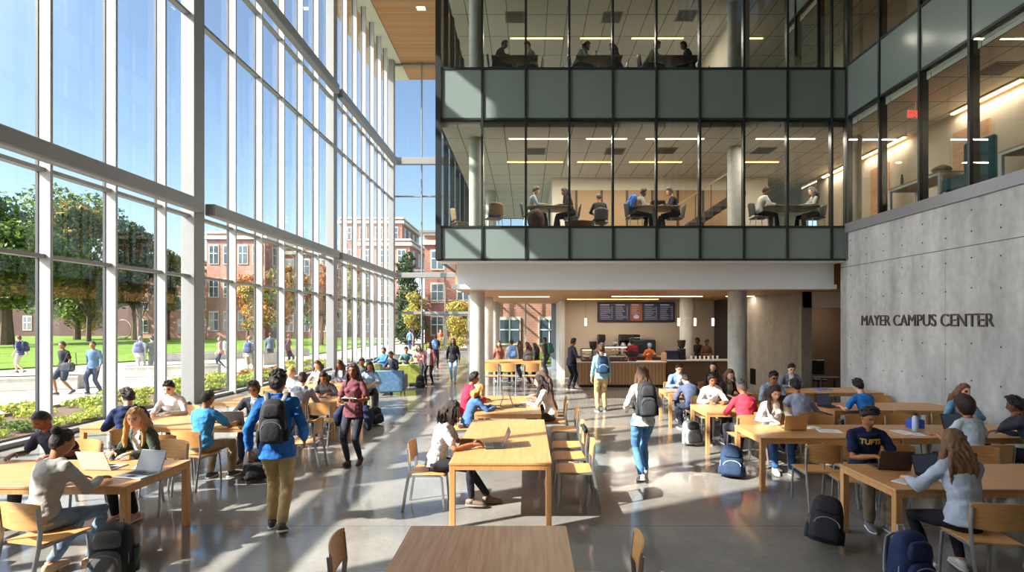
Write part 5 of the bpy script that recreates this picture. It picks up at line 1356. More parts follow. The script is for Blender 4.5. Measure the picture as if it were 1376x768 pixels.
# ---- left, first table
p = P('woman with dark hair in a bun and a light grey sweater typing, back turned', -4.42, 4.74, -12, 'sit', sex='f', skin='tan', hair=('bun', 'dark'), top=('sweater', (176, 174, 170)), bottom=('jeans', (120, 142, 168)), shoes=((196, 160, 128), (220, 190, 160)), lean=14, head=(14, 12), det=2, hands=hold((-.16, .40, .81), (.12, .44, .81)), legs=dict(l=(-.05, .12, .11), r=(.14, .34, .09)))
chair(-4.26, 4.64, -12, 'light oak chair under the bun-haired woman in grey')
p = P('man with short black hair in a dark navy T-shirt, head bent beside the glass', -5.70, 6.42, 172, 'sit', skin='brown', hair=('crop', 'black'), top=('tee', (48, 52, 66)), bottom=('trousers', (60, 64, 72)), lean=22, head=(34, 0), det=1, hands=hold((-.26, .36, .81), (.22, .38, .81)))
chair(-5.70, 6.50, 176, 'light oak chair under the man in the navy T-shirt')
p = P('woman with long blond hair in a dark green patterned jacket, leaning on the table', -4.64, 6.45, 168, 'sit', sex='f', skin='light', hair=('long', 'blond'), top=('jacket', mat('green_patterned_knit', (62, 74, 62), rough=.9, vary=.5, vscale=34, bump=.6), (226, 222, 214)), bottom=('leggings', (30, 30, 34)), shoes=((180, 140, 126), (206, 180, 170)), lean=18, head=(14, -26), det=2, hands=hold((-.10, .36, .82), (.14, .38, .82)), legs=dict(l=(-.08, .30, .10), r=(.08, .40, .09)))
chair(-4.60, 6.50, 172, 'light oak chair under the blond woman in green')
chair(-5.0, 7.28, 4, 'empty oak chair standing behind the silver laptop, back to the table')
chair(-5.75, 4.62, 6, 'oak chair at the picture edge beside the bun-haired woman')
make_laptop((196, 198, 202), 'open silver laptop in front of the bun-haired woman', -4.05, 5.42, .75, -12, 112)
make_laptop((206, 196, 188), 'pale laptop seen from its lid in front of the man in navy', -4.62, 5.72, .75, 176, 112)
paper(-4.22, 5.75, .75, 20, 'white notebook page with a pen beside the blond woman', .2, .16, 2)
backpack((40, 40, 44), 'black and grey backpack standing by the front table leg on the left', (-3.78, 4.80, 0), 12, h=.50, w=.33, d=.22, bottle=(70, 84, 80), pocket=(86, 86, 88), accent=(120, 120, 124), tilt=-8)
# ---- left, second table
p = P('person in a navy hooded top sitting with back to the glass-side table', -5.9, 7.72, 42, 'sit', skin='light', hair=('short', 'dark'), top=('hoodie', (36, 46, 84)), bottom=('trousers', (50, 52, 60)), lean=12, head=(16, -30), det=1)
chair(-5.9, 7.70, 42, 'oak chair under the person in the navy hooded top')
p = P('man in a white shirt looking down at the far side of the second table', -6.20, 9.25, 180, 'sit', skin='light', hair=('short', 'dark'), top=('shirt', (228, 222, 220)), bottom=('trousers', (60, 64, 72)), lean=18, head=(24, -8), det=1)
chair(-6.20, 9.3, 180, 'oak chair under the man in the white shirt')
p = P('man in a sky-blue short-sleeved shirt seated with his back turned', -4.72, 7.55, -8, 'sit', skin='tan', hair=('crop', 'dark'), top=('tee', (70, 146, 200)), bottom=('trousers', (160, 140, 110)), lean=10, head=(10, 12), det=2, hands=hold((-.14, .42, .81), (.22, .44, .82)), legs=dict(l=(-.1, .30, .09), r=(.16, .42, .09)))
chair(-4.74, 7.50, -6, 'light oak chair under the man in the sky-blue shirt')
p = P('man with glasses and a dark open jacket over a patterned shirt, facing the hall', -4.72, 9.15, 192, 'sit', skin='tan', hair=('curly', 'dark'), top=('jacket', (50, 56, 66), (150, 170, 190)), bottom=('jeans', (60, 74, 100)), lean=20, head=(14, 6), det=1, glasses=True, hands=hold((-.2, .42, .84), (.2, .36, .84)))
chair(-4.9, 9.35, 186, 'light oak chair behind the man with glasses')
chair(-3.55, 8.3, 96, 'oak chair at the end of the second table by the walking man')
make_laptop((150, 154, 160), 'grey laptop seen from behind on the second left table', -4.55, 8.2, .75, 184, 110)
paper(-4.6, 8.55, .75, 5, 'white sheet in front of the man with glasses')
backpack((40, 40, 44), 'black backpack slumped beside the leg of the second left table', (-4.02, 7.72, 0), 30, h=.44, w=.34, d=.2, tilt=-16, accent=(110, 110, 114))
# ---- walkers
p = P('man in a bright blue jacket and tan trousers walking away with a black backpack', -2.82, 5.88, 14, 'walk', h=1.80, skin='tan', hair=('short', 'dark'), top=('jacket', (44, 108, 186)), bottom=('trousers', (178, 154, 112)), shoes=((70, 68, 64), (226, 224, 220)), lean=2, head=(4, 10), det=2, legs=dict(ph=-1, st=.6), hands=hold((-.27, -.06, .93), (.27, .10, .98)))
on_back(p, (40, 40, 44), 'black backpack worn by the man in the bright blue jacket', h=.48, w=.28, d=.16, accent=(110, 112, 116), pocket=(52, 52, 56))
p = P('woman in a burgundy top and dark leggings walking towards us with an open book', -2.84, 8.55, 176, 'walk', h=1.68, sex='f', skin='brown', hair=('long', (58, 36, 32)), top=('tee', (112, 66, 76)), bottom=('leggings', (50, 54, 66)), shoes=((84, 40, 44), (60, 34, 36)), lean=1, head=(2, -8), det=2, legs=dict(ph=1, st=.45), hands=hold((-.16, .26, 1.10), (.14, .28, 1.06)))
b = book(-2.80, 8.28, 1.10, 170, 'open book held by the woman in burgundy', (90, 60, 60), w=.13, h=.2, open_=True); b.rotation_euler.x = .5
r = empty('knotted_jacket', (-2.84, 8.52, .82), 0, label='dark blue jacket hanging round the waist of the woman in burgundy', cat='jacket')
m = MB(); m.limb([(-.20, .04, .12), (-.26, .02, .0), (-.25, 0, -.14)], [.05, .085, .05], 10); m.limb([(.20, .0, .12), (.26, 0, -.02), (.25, 0, -.2)], [.05, .09, .055], 10); m.limb([(-.2, .15, .12), (0, .19, .08), (.2, .15, .12)], [.03, .04, .03], 8)
me = remesh(m, .016, 4); me.materials.append(cloth((38, 46, 72))); me.polygons.foreach_set('use_smooth', [True] * len(me.polygons)); link('bunched_cloth', me, r)
p = P('woman in a white top and blue jeans walking away with a big dark backpack', 1.74, 7.80, 4, 'walk', h=1.70, sex='f', skin='light', hair=('long', (96, 70, 52)), top=('long', (214, 212, 210)), bottom=('jeans', (84, 130, 172)), shoes=((232, 230, 226), (240, 240, 238)), lean=2, head=(8, 4), det=2, legs=dict(ph=1, st=.75), hands=hold((-.22, .16, 1.02), (.20, .22, 1.05)))
on_back(p, (52, 54, 60), 'dark grey backpack worn by the woman in blue jeans', h=.50, w=.29, d=.17, accent=(24, 24, 26), pocket=(66, 68, 74))
p = P('man in a pale teal shirt and tan trousers waiting at the counter', Xp(808, 13.7), 13.7, 2, 'stand', h=1.74, skin='light', hair=('short', 'brown'), top=('long', (140, 182, 190)), bottom=('trousers', (196, 166, 118)), shoes=((90, 88, 86), (210, 210, 208)), lean=2, head=(6, 0), det=1)
on_back(p, (44, 72, 104), 'blue and white backpack worn by the man in tan trousers', accent=(214, 216, 220), h=.46, w=.30)
p = P('woman in a plaid shirt and black trousers walking in from the doors', Xp(577, 19.4), 19.4, 172, 'walk', h=1.60, sex='f', skin='tan', hair=('long', 'dark'), top=('jacket', mat('plaid_flannel', (140, 84, 88), rough=.9, vary=.6, vscale=22, bump=.4), (214, 206, 204)), bottom=('leggings', (34, 32, 38)), shoes=((50, 46, 44), (60, 60, 60)), lean=1, head=(6, 0), det=1)
p = P('woman in a black jacket and light jeans walking in from the doors', Xp(609, 20.2), 20.2, 186, 'walk', h=1.72, sex='f', skin='brown', hair=('long', 'black'), top=('jacket', (40, 38, 44)), bottom=('jeans', (140, 170, 198)), shoes=((160, 130, 100), (120, 96, 76)), lean=1, head=(2, 0), det=1, legs=dict(ph=-1))
p = P('person with a blue rucksack walking out of the entrance doors', Xp(585, 25.8), 25.8, 0, 'walk', h=1.72, skin='tan', hair=('short', 'dark'), top=('tee', (60, 66, 90)), bottom=('trousers', (44, 46, 54)), det=0)
on_back(p, (96, 130, 180), 'light blue rucksack of the person at the doors')
# ---- third left table and on
p = P('person in a light grey hooded top seated with back turned, third table', -4.38, 10.05, 8, 'sit', skin='light', hair=('short', (70, 44, 36)), top=('hoodie', (150, 152, 158)), bottom=('trousers', (40, 42, 50)), lean=14, head=(16, -14), det=1)
chair(-4.40, 10.0, 8, 'oak chair under the grey hooded top')
chair(-3.9, 10.05, -6, 'oak chair between the grey hooded top and the woman in burgundy')
p = P('blond-haired person in a pale blue shirt seated beyond the third table', -5.25, 11.8, 178, 'sit', sex='f', skin='light', hair=('short', 'blond'), top=('shirt', (190, 204, 220)), lean=14, head=(12, 20), det=0)
chair(-5.25, 11.85, 180, 'chair under the blond person in pale blue')
p = P('woman with black hair in a grey blouse leaning over a book at the third table', -4.42, 11.6, 184, 'sit', sex='f', skin='tan', hair=('bob', 'black'), top=('shirt', (120, 124, 140)), lean=30, head=(30, 0), det=1)
chair(-4.4, 11.75, 182, 'chair under the woman in the grey blouse')
book(-4.25, 10.85, .75, 12, 'thick closed book on the third left table', (70, 48, 44))
paper(-4.8, 10.9, .75, -8, 'white sheet on the third left table')
for k, (px_, Y, col, hr, sx, skn, lb) in enumerate(((432, 13.9, (196, 180, 176), ('bob', 'brown'), 'f', 'light', 'woman in a pale flowered blouse at the fourth table'), (460, 14.0, (170, 190, 214), ('long', 'dark'), 'f', 'brown', 'woman with long dark hair in a light blue shirt at the fourth table'), (488, 14.9, (84, 94, 104), ('short', 'dark'), 'm', 'tan', 'man in a slate shirt with dark hair sitting beside the blue armchair'), (497, 13.6, (150, 180, 210), ('bob', 'dark'), 'f', 'tan', 'small seated person in pale blue just before the blue armchair'))):
    P(lb, Xp(px_, Y), Y, 180 + (k - 1) * 8, 'sit', sex=sx, skin=skn, hair=hr, top=('shirt', col), lean=16, head=(20, 0), det=0)
    chair(Xp(px_, Y), Y + .04, 180 + (k - 1) * 8, 'chair under the ' + lb.split(' at ')[0].split(' sitting')[0].split(' just')[0])
backpack((34, 36, 44), 'dark bag on the floor behind the woman in burgundy', (Xp(503, 11.9), 11.9, 0), 60, h=.40, tilt=-14)
# ---- lounge armchairs
def armchair(label, x, y, rot, col, side):
    r = empty('lounge_armchair', (x, y, 0), math.radians(rot), label=label, cat='armchair'); f = cloth(col); g = cloth(side)
    m = MB(); m.box(-.42, .42, -.36, .40, .14, .40, 0, .03); m.build('base', g, r)
    m = MB(); m.box(-.31, .31, -.26, .42, .40, .50, 0, .04); m.build('cushion', f, r, auto=40)
    m = MB(); m.box(-.45, .45, -.48, -.30, .12, .80, 0, .03); m.build('backrest', f, r, auto=40)
    for sx in (-1, 1): m = MB(); m.box(sx * .375 - .075, sx * .375 + .075, -.30, .42, .14, .62, 0, .03); m.build('armrest', g, r, auto=40)
    for sx in (-1, 1):
        for sy in (-1, 1): m = MB(); m.cyl((sx * .36, sy * .36 - .03, 0), (sx * .36, sy * .36 - .03, .14), .02, 8); m.build('leg', STEELD, r)
armchair('blue lounge armchair with its back to the hall, sunlit stripe across it', Xp(521, 16.5), 17.0, 4, (80, 112, 142), (106, 110, 118))
armchair('lime green lounge armchair behind the blue one', Xp(546, 19.0), 19.3, 10, (150, 160, 78), (96, 122, 142))
armchair('pale green lounge armchair closest to the glass wall', Xp(505, 19.6), 19.6, -12, (138, 148, 88), (122, 130, 98))
armchair('yellow-green lounge armchair facing the doors', Xp(545, 22.2), 22.2, 170, (146, 156, 82), (110, 118, 108))
P('person in blue reclining in the pale green armchair', Xp(516, 20.1), 20.0, 150, 'sit', skin='tan', hair=('short', 'dark'), top=('shirt', (64, 118, 190)), lean=-4, head=(6, 0), det=0)
P('person in a teal and white top sitting in the lime armchair', Xp(543, 20.6), 20.9, 200, 'sit', skin='tan', hair=('short', 'black'), top=('tee', (90, 130, 140)), lean=8, head=(6, 0), det=0)
P('person in a pink top lounging near the entrance', Xp(561, 22.0), 22.3, 190, 'sit', sex='f', skin='light', hair=('bob', 'brown'), top=('tee', (206, 150, 156)), lean=6, head=(6, 0), det=0)
P('person in black seated low beside the lime armchair', Xp(528, 17.9), 18.1, 160, 'sit', skin='tan', hair=('short', 'dark'), top=('long', (50, 54, 70)), lean=16, head=(20, 0), det=0)
backpack((30, 30, 34), 'black bag on the floor beside the lime armchair', (Xp(566, 18.6), 18.6, 0), -10, h=.46)
# ---- centre row people
p = P('woman with dark curly hair in a white printed T-shirt typing, in profile', -1.16, 6.66, -88, 'sit', sex='f', skin='tan', hair=('locks', 'dark'), top=('tee', mat('printed_white_cotton', (204, 202, 212), rough=.9, vary=.28, vscale=36, bump=.6)), bottom=('leggings', (44, 44, 54)), shoes=((120, 104, 92), (150, 130, 110)), lean=16, head=(18, 0), det=2, hands=hold((-.10, .46, .81), (.12, .48, .81)), legs=dict(l=(-.06, .66, .10), r=(.10, .46, .12)))
chair(-1.24, 6.66, -90, 'oak chair under the curly-haired woman')
make_laptop((60, 62, 66), 'thin dark laptop open on the long centre table, in side view', -.42, 6.70, .75, -84, 112)
chair(.62, 6.75, 88, 'first of three oak chairs tucked in along the long centre table')
chair(.60, 7.40, 92, 'middle of three oak chairs tucked in along the long centre table')
chair(.62, 8.05, 88, 'last of three oak chairs tucked in along the long centre table')
r = empty('draped_coat', (.80, 7.40, 0), 0, label='dark coat hung over the middle chair back at the centre table', cat='coat')
m = MB(); m.limb([(0, -.2, .84), (0, 0, .87), (0, .2, .84)], [(.03, .03)] * 3, 8); m.limb([(.035, 0, .84), (.05, 0, .55), (.05, 0, .32)], [(.025, .2), (.03, .2), (.03, .16)], 12, ref=(1, 0, 0)); me = remesh(m, .016, 3); me.materials.append(cloth((52, 54, 62))); link('cloth', me, r)
p = P('small blond person in a denim shirt leaning on the second centre table', -1.06, 9.35, -70, 'sit', sex='f', h=1.5, skin='light', hair=('bob', 'blond'), top=('shirt', (74, 112, 170)), bottom=('jeans', (60, 80, 120)), lean=22, head=(14, -6), det=1, hands=hold((-.1, .48, .81), (.12, .5, .81)))
chair(-1.14, 9.35, -84, 'light chair under the small blond person in denim')
p = P('person with glasses and black hair in a raspberry-red hooded top', -1.24, 10.35, -64, 'sit', skin='tan', hair=('short', 'black'), top=('hoodie', (176, 50, 76)), lean=16, head=(10, 10), det=1, glasses=True)
chair(-1.26, 10.35, -78, 'chair under the person in raspberry red')
p = P('woman with long dark hair in a white blouse typing, facing the columns', .46, 10.0, 84, 'sit', sex='f', skin='light', hair=('long', (46, 34, 32)), top=('long', (224, 220, 216)), bottom=('trousers', (80, 76, 70)), lean=18, head=(18, 0), det=1, hands=hold((-.1, .46, .81), (.1, .44, .81)))
chair(.52, 10.0, 88, 'chair under the woman in the white blouse')
p = P('woman with very long brown hair beyond the one in the white blouse', .50, 10.75, 76, 'sit', sex='f', skin='light', hair=('long', (84, 62, 50)), top=('long', (120, 108, 96)), lean=14, head=(14, 0), det=1)
chair(.56, 10.75, 84, 'chair under the woman with very long brown hair')
chair(.66, 9.25, 90, 'empty oak chair just before the woman in the white blouse')
make_laptop((90, 92, 98), 'open dark laptop in front of the woman in the white blouse', -.14, 9.85, .75, 92, 110)
make_laptop((120, 122, 126), 'open laptop in front of the person in denim', -.62, 9.75, .75, -88, 108)
# high table group
for k, (px_, lb) in enumerate(((660, 'first'), (683, 'second'), (713, 'third'))): chair(Xp(px_, 17.4), 17.4, (-3, 0, 8)[k], 'oak chair drawn up to the high table, %s from the round column' % lb, scale=1.2)
for k, (px_, Y, col, hr, sx, skn, rot, lb, pk) in enumerate(((670, 20.9, (150, 96, 80), ('bob', 'brown'), 'f', 'light', 190, 'person in a rust top at the column end of the high table', None),
        (688, 20.2, (226, 226, 230), ('short', 'dark'), 'm', 'tan', 10, 'person in white beside the high table, back turned', (110, 150, 210)),
        (700, 21.6, (96, 74, 70), ('long', 'brown'), 'f', 'light', 60, 'woman with brown hair standing between the high table and the window', None),
        (664, 24.6, (90, 90, 96), ('short', 'dark'), 'm', 'tan', 200, 'tall man standing behind the high table group', None),
        (712, 19.6, (132, 40, 56), ('long', 'dark'), 'f', 'tan', 80, 'woman in a maroon top leaning to the high table', None),
        (722, 18.9, (40, 38, 44), ('long', 'black'), 'f', 'tan', 70, 'woman in a long black coat at the end of the high table', None),
        (735, 22.8, (60, 70, 64), ('short', 'dark'), 'm', 'brown', 60, 'man passing the window beyond the high table', (50, 98, 84)))):
    p = P(lb, Xp(px_, Y), Y, rot, 'stand', h=1.66 if sx == 'm' else 1.58, sex=sx, skin=skn, hair=hr, top=('long', col), bottom=('trousers', (46, 46, 54)), lean=8, head=(12, 0), det=0)
    if pk: on_back(p, pk, ('light blue and white backpack worn at the high table', 'green backpack worn by the man at the window')[k == 6])
backpack((96, 96, 100), 'grey patterned backpack lying on the high table', (Xp(708, 18.5), 18.5, .97), 20, h=.34, w=.34)
# café staff and queue
p = P('café worker in a white shirt and long dark apron by the till', 1.52, 18.1, -60, 'stand', h=1.76, skin='tan', hair=('short', 'black'), top=('shirt', (60, 64, 80)), bottom=('trousers', (30, 32, 44)), det=1, head=(14, 0), apron=(28, 32, 50), hands=hold((-.14, .34, 1.12), (.14, .34, 1.12)))
for k, (px_, Y, col, hr, sx, skn, rot, h_, lb) in enumerate(((850, 19.8, (128, 30, 46), ('curly', 'black'), 'm', 'brown', 8, 1.72, 'barista in a maroon shirt turned to the coffee machines'),
        (872, 20.2, (206, 106, 54), ('short', 'dark'), 'f', 'light', 180, 1.52, 'barista in an orange shirt and blue cap behind the counter'),
        (938, 20.9, (52, 44, 42), ('curly', 'black'), 'm', 'brown', 150, 1.70, 'dark-haired barista past the round pillar'),
        (948, 20.4, (112, 76, 56), ('short', 'black'), 'm', 'brown', 190, 1.66, 'barista in a brown shirt at the dark counter'))):
    P(lb, Xp(px_, Y), Y, rot, 'stand', h=h_, sex=sx, skin=skn, hair=hr, top=('long', col), bottom=('trousers', (36, 36, 40)), det=0, head=(16, 0), hands=hold((-.15, .3, 1.1), (.15, .3, 1.1)), cap=(120, 160, 200) if k == 1 else None)
# ---- right side people
S = 'sit'
p = P('boy in a blue and white shirt writing, facing the hall', 3.72, 13.0, 184, S, skin='light', hair=('short', 'dark'), top=('jacket', (120, 156, 210), (236, 236, 236)), bottom=('trousers', (60, 60, 70)), lean=18, head=(26, 0), det=1)
chair(3.7, 13.05, 180, 'chair under the boy in blue and white')
p = P('person hunched in a slate-blue jumper with back to the hall', 3.55, 11.1, 4, S, skin='light', hair=('crop', 'dark'), top=('sweater', (84, 94, 122)), lean=42, head=(40, 0), det=1)
chair(3.62, 11.0, 0, 'oak chair under the slate-blue jumper')
p = P('woman in a white jumper reading at the short table', 3.68, 10.5, 178, S, sex='f', skin='tan', hair=('curly', 'dark'), top=('sweater', (232, 230, 226)), bottom=('leggings', (34, 34, 40)), shoes=((60, 60, 66), (220, 220, 220)), lean=16, head=(26, 0), det=1)
chair(3.68, 10.55, 180, 'chair under the woman in the white jumper')
p = P('person in a black patterned top beyond the woman in the white jumper', 4.32, 11.3, 184, S, sex='f', skin='light', hair=('bob', (90, 56, 46)), top=('long', (50, 48, 50), (140, 130, 110)), lean=14, head=(18, 0), det=0)
chair(4.32, 11.2, 180, 'chair under the person in black patterns')
p = P('man in a coral red shirt seated with his back turned', 3.72, 8.82, 6, S, skin='tan', hair=('short', 'grey'), top=('shirt', (196, 62, 82)), bottom=('trousers', (60, 60, 70)), lean=12, head=(18, -10), det=1)
chair(3.66, 8.78, 2, 'light oak chair under the man in coral red')
chair(4.15, 9.0, 12, 'oak chair showing beside the man in coral red')
p = P('woman with long dark hair in a white top at the gold laptop', 3.98, 8.50, 178, S, sex='f', skin='light', hair=('long', (52, 36, 32)), top=('long', (228, 224, 218)), bottom=('jeans', (56, 92, 146)), shoes=((226, 222, 216), (236, 234, 230)), lean=12, head=(28, -6), det=2, hands=hold((-.12, .38, .82), (.14, .36, .82)), legs=dict(l=(-.10, .52, .09), r=(.12, .44, .09)))
chair(3.98, 8.55, 180, 'oak chair under the woman at the gold laptop')
make_laptop((206, 168, 118), 'gold laptop with its lid towards us on the oak table', 3.95, 7.78, .75, 178, 104)
paper(4.42, 7.62, .75, -14, 'loose white papers beside the gold laptop', .3, .24, 3); paper(4.30, 7.86, .75, 22, 'crumpled white sheet behind the gold laptop', .2, .15, 4)
p = P('man with glasses in a pale blue shirt facing the grey hooded man', 5.0, 10.75, 182, S, skin='tan', hair=('short', 'black'), top=('hoodie', (140, 164, 184)), lean=14, head=(16, 0), det=1, glasses=True)
chair(5.0, 10.8, 180, 'chair under the man with glasses in pale blue')
p = P('small dark-haired person far behind, near the big round pillar', 4.62, 13.1, 190, S, sex='f', skin='light', hair=('bob', 'black'), top=('long', (60, 54, 60)), lean=8, head=(10, 30), det=0)
chair(4.62, 13.15, 180, 'chair under the small person near the big round pillar')
p = P('man in a light grey hooded sweatshirt seated with his back turned', 4.78, 9.02, 4, S, skin='tan', hair=('short', 'black'), top=('hoodie', (158, 168, 190)), lean=18, head=(20, 0), det=1, hands=hold((-.24, .38, .81), (.26, .38, .81)))
chair(4.78, 8.98, 2, 'oak chair under the grey hooded sweatshirt')
make_laptop((60, 64, 74), 'dark open laptop in front of the man with glasses in pale blue', 4.9, 9.95, .75, 180, 108)
p = P('man in a grey jacket over white leaning on papers beside the stub wall', 6.48, 12.95, 176, S, skin='light', hair=('short', 'dark'), top=('jacket', (110, 122, 142), (230, 230, 230)), lean=18, head=(26, 4), det=1)
chair(6.48, 13.0, 180, 'chair under the man leaning on papers')
p = P('man in a bright blue T-shirt seated with his back turned at the far table', 6.05, 9.18, 10, S, skin='light', hair=('short', 'black'), top=('tee', (46, 122, 204)), bottom=('trousers', (50, 54, 66)), lean=22, head=(20, 10), det=1, hands=hold((-.24, .40, .81), (.1, .42, .81)))
chair(6.02, 9.1, 4, 'oak chair under the man in bright blue')
make_laptop((50, 52, 60), 'black laptop in front of the man in bright blue', 5.68, 9.78, .75, 14, 108)
book(6.9, 12.1, .75, 10, 'blue and white stapled booklets on the table by the stub wall', (90, 120, 170), w=.3, h=.22, t=.05)
p = P('woman with long reddish hair smiling, facing the hall', 7.12, 8.62, 172, S, sex='f', skin='light', hair=('long', (124, 78, 58)), top=('long', (104, 150, 180)), lean=12, head=(8, -14), det=1, hands=hold((-.08, .30, .95), (.16, .38, .81)))
chair(7.12, 8.66, 178, 'oak chair under the woman with long reddish hair')
p = P('woman with dark curly hair in a pale blue T-shirt, back turned', 5.84, 6.78, 6, S, sex='f', skin='tan', hair=('afro', (52, 34, 32)), top=('tee', (186, 200, 214)), bottom=('trousers', (46, 50, 64)), lean=12, head=(10, -12), det=1, hands=hold((-.2, .36, .81), (.24, .40, .81)))
chair(5.84, 6.70, 4, 'oak chair under the curly-haired woman in the pale blue T-shirt')
p = P('man with short black hair in a charcoal shirt, chin on his hand', 6.82, 6.95, 40, S, skin='brown', hair=('short', 'black'), top=('shirt', (62, 64, 76)), bottom=('trousers', (34, 36, 44)), lean=18, head=(12, 10), det=1, hands=hold((-.06, .24, 1.06), (.18, .40, .81)))
chair(6.86, 6.88, 36, 'oak chair under the man in the charcoal shirt')
make_laptop((40, 42, 48), 'black laptop standing open between the two seated at the flask table', 6.35, 7.62, .75, 8, 106)
bottle(5.68, 7.62, .75, 'tall pale blue flask on the oak table', (176, 196, 222), h=.27, r0=.04)
machine('tissue_box', 'bright blue box beside the tall flask', 5.86, 7.86, .75, [('body', mat('blue_card', (44, 84, 190), rough=.6), lambda m: m.box(-.1, .1, -.06, .06, 0, .13, 0, .004)), ('tissue', WHITE, lambda m: m.loft([(0, 0, .13), (.01, 0, .17)], [(.04, .02), (.02, .005)], 8))], 'box')
paper(5.45, 7.55, .75, 8, 'white sheet lying by the tall flask')
paper(5.55, 7.40, .752, -12, 'second white sheet overlapping near the tall flask', .15, .2)
# front right table
p = P('man in a navy T-shirt with yellow lettering working on a dark laptop', 4.07, 6.30, 172, S, skin='tan', hair=('short', 'black'), top=('tee', (30, 40, 70)), bottom=('trousers', (136, 122, 100)), shoes=((120, 124, 134), (232, 232, 230)), lean=10, head=(26, -10), det=2, hands=hold((-.14, .36, .81), (.02, .34, .81)), legs=dict(l=(-.06, .46, .09), r=(.12, .40, .09)), print_=('TUFTS', (200, 164, 80), .088))
chair(3.98, 6.42, 172, 'oak chair under the man in the lettered navy T-shirt')
make_laptop((84, 74, 72), 'dark laptop with its lid towards us at the left end of the table', 3.97, 5.72, .75, 172, 108)
p = P('woman with long wavy light brown hair in a pale denim jacket, back turned', 3.98, 4.72, -6, S, sex='f', skin='light', hair=('long', (118, 84, 58)), top=('jacket', (172, 182, 200)), bottom=('leggings', (34, 34, 40)), shoes=((226, 224, 220), (240, 240, 238)), lean=12, head=(12, 8), det=2, hands=hold((-.26, .40, .81), (.05, .44, .81)), legs=dict(l=(-.18, .20, .09), r=(.10, .22, .11)))
chair(4.02, 4.62, -8, 'oak chair under the woman with long wavy hair')
make_laptop((44, 46, 52), 'black tablet-like laptop in front of the woman with wavy hair', 4.22, 5.36, .75, 4, 108, .9)
paper(3.78, 5.22, .75, 28, 'folded white leaflet beside the black laptop', .2, .14, 2)
backpack((36, 50, 88), 'navy blue backpack standing against the table leg beside the wavy-haired woman', (3.33, 4.66, 0), 8, h=.52, w=.34, d=.23, accent=(150, 156, 170))
backpack((44, 44, 50), 'black backpack lying tilted on the floor by the end of the table', (3.11, 5.48, 0), -24, h=.48, w=.32, d=.22, tilt=-24, roll=8, accent=(130, 130, 136))
chair(4.62, 6.22, 186, 'empty oak chair across from the wavy-haired woman')
chair(5.55, 6.14, 180, 'empty oak chair at the far side of the navy-backpack table, close to the picture edge')
chair(4.95, 4.75, 0, 'oak chair at the right edge, in front of the table')
# row two chairs and others
chair(3.72, 6.72, -4, 'empty oak chair with grey legs turned to the gold-laptop table')
chair(4.35, 6.85, 4, 'empty oak chair pushed in behind the man in the navy T-shirt')
chair(4.80, 8.3, 182, 'empty pale chair across the gold-laptop table')
chair(5.45, 8.35, 178, 'empty chair across the flask table, next to the pale one')
chair(6.15, 8.40, 182, 'empty chair behind the tall flask')
chair(6.6, 9.25, -4, 'empty oak chair right of the man in bright blue')
chair(5.15, 11.3, 0, 'empty oak chair in front of the table by the stub wall')
chair(5.95, 11.35, 4, 'second empty oak chair in front of the table by the stub wall')
chair(7.35, 10.6, 180, 'empty oak chair near the concrete wall')
backpack((150, 152, 156), 'grey and black striped backpack under the short tables', (Xp(927, 10.0), 10.0, 0), 14, h=.46, w=.36, d=.22, accent=(30, 30, 32), pocket=(52, 52, 56), tilt=-12)
backpack((46, 66, 98), 'dark blue backpack with white piping by the corner of the gold-laptop table', (Xp(983, 7.95), 7.95, 0), -20, h=.46, w=.34, d=.22, accent=(190, 196, 204), tilt=-12)
# front table chairs
chair(-1.12, 3.72, -82, 'oak chair at the column side of the bare walnut-toned table')
chair(.56, 3.72, 84, 'oak chair at the walkway side of the bare walnut-toned table')
chair(.60, 3.02, 88, 'second oak chair at the walkway side, only its top showing')
# ---- upper levels
def lounge_table(x, y, z, label, L=1.3, D=.8, col=(120, 98, 74)):
    r = empty('pedestal_table', (x, y, z), 0, label=label, cat='table'); m = MB(); m.box(-L / 2, L / 2, -D / 2, D / 2, .70, .74, 0, .005); m.build('tabletop', mat('lam_%02x' % col[0], col, rough=.45), r)
    m = MB(); m.cyl((0, 0, .02), (0, 0, .70), .035, 10); m.build('post', STEEL, r); m = MB(); m.box(-.3, .3, -.25, .25, 0, .025, 0, .005); m.build('foot', STEEL, r)
def shell_chair(x, y, z, rot, label, col=(60, 60, 64)):
    r = empty('shell_chair', (x, y, z), math.radians(rot), label=label, cat='chair'); f = mat('shell_%02x' % col[0], col, rough=.5)
    m = MB(); m.box(-.22, .22, -.2, .22, .43, .46, 0, .01); m.build('seat', f, r); m = MB(); curved_slab(m, .42, 8, lambda u: (.5, .86 - .05 * u * u), lambda x_, z_: -.22 + .04 * (x_ / .2) ** 2 - (z_ - .5) * .15, .014); m.build('backrest', f, r, smooth=True)
    for sx in (-1, 1):
        for sy in (-1, 1): m = MB(); m.cyl((sx * .21, sy * .2, 0), (sx * .18, sy * .16, .43), .011, 6); m.build('leg', STEEL, r)
Z2, Z3 = 4.853, 9.033
def up(px_, Y, z, rot, lb, col, sx='m', skn='tan', hr=('short', 'dark'), lean=16, seat=True, kind='long', pants=(40, 40, 46), pose='sit', h=1.70, hands=None):
    x = Xp(px_, Y); P(lb, x, Y, rot, pose, z=z, sex=sx, skin=skn, hair=hr, top=(kind, col), bottom=('trousers', pants), lean=lean, head=(22, 0), det=0, h=h, hands=hands)
    if seat: shell_chair(x, Y, z, rot, 'grey chair under the ' + lb.split(',')[0])
lounge_table(Xp(692, 14.9), 14.9, Z3, 'brown pedestal table on the third level nearest the block corner')
up(667, 14.8, Z3, -88, 'person in a dark jacket over white, third level beside the corner pane', (50, 46, 50), lean=20); up(718, 14.9, Z3, 90, 'person in a pale shirt, third level across the first table', (186, 184, 180), skn='light', hr=('short', 'brown'))
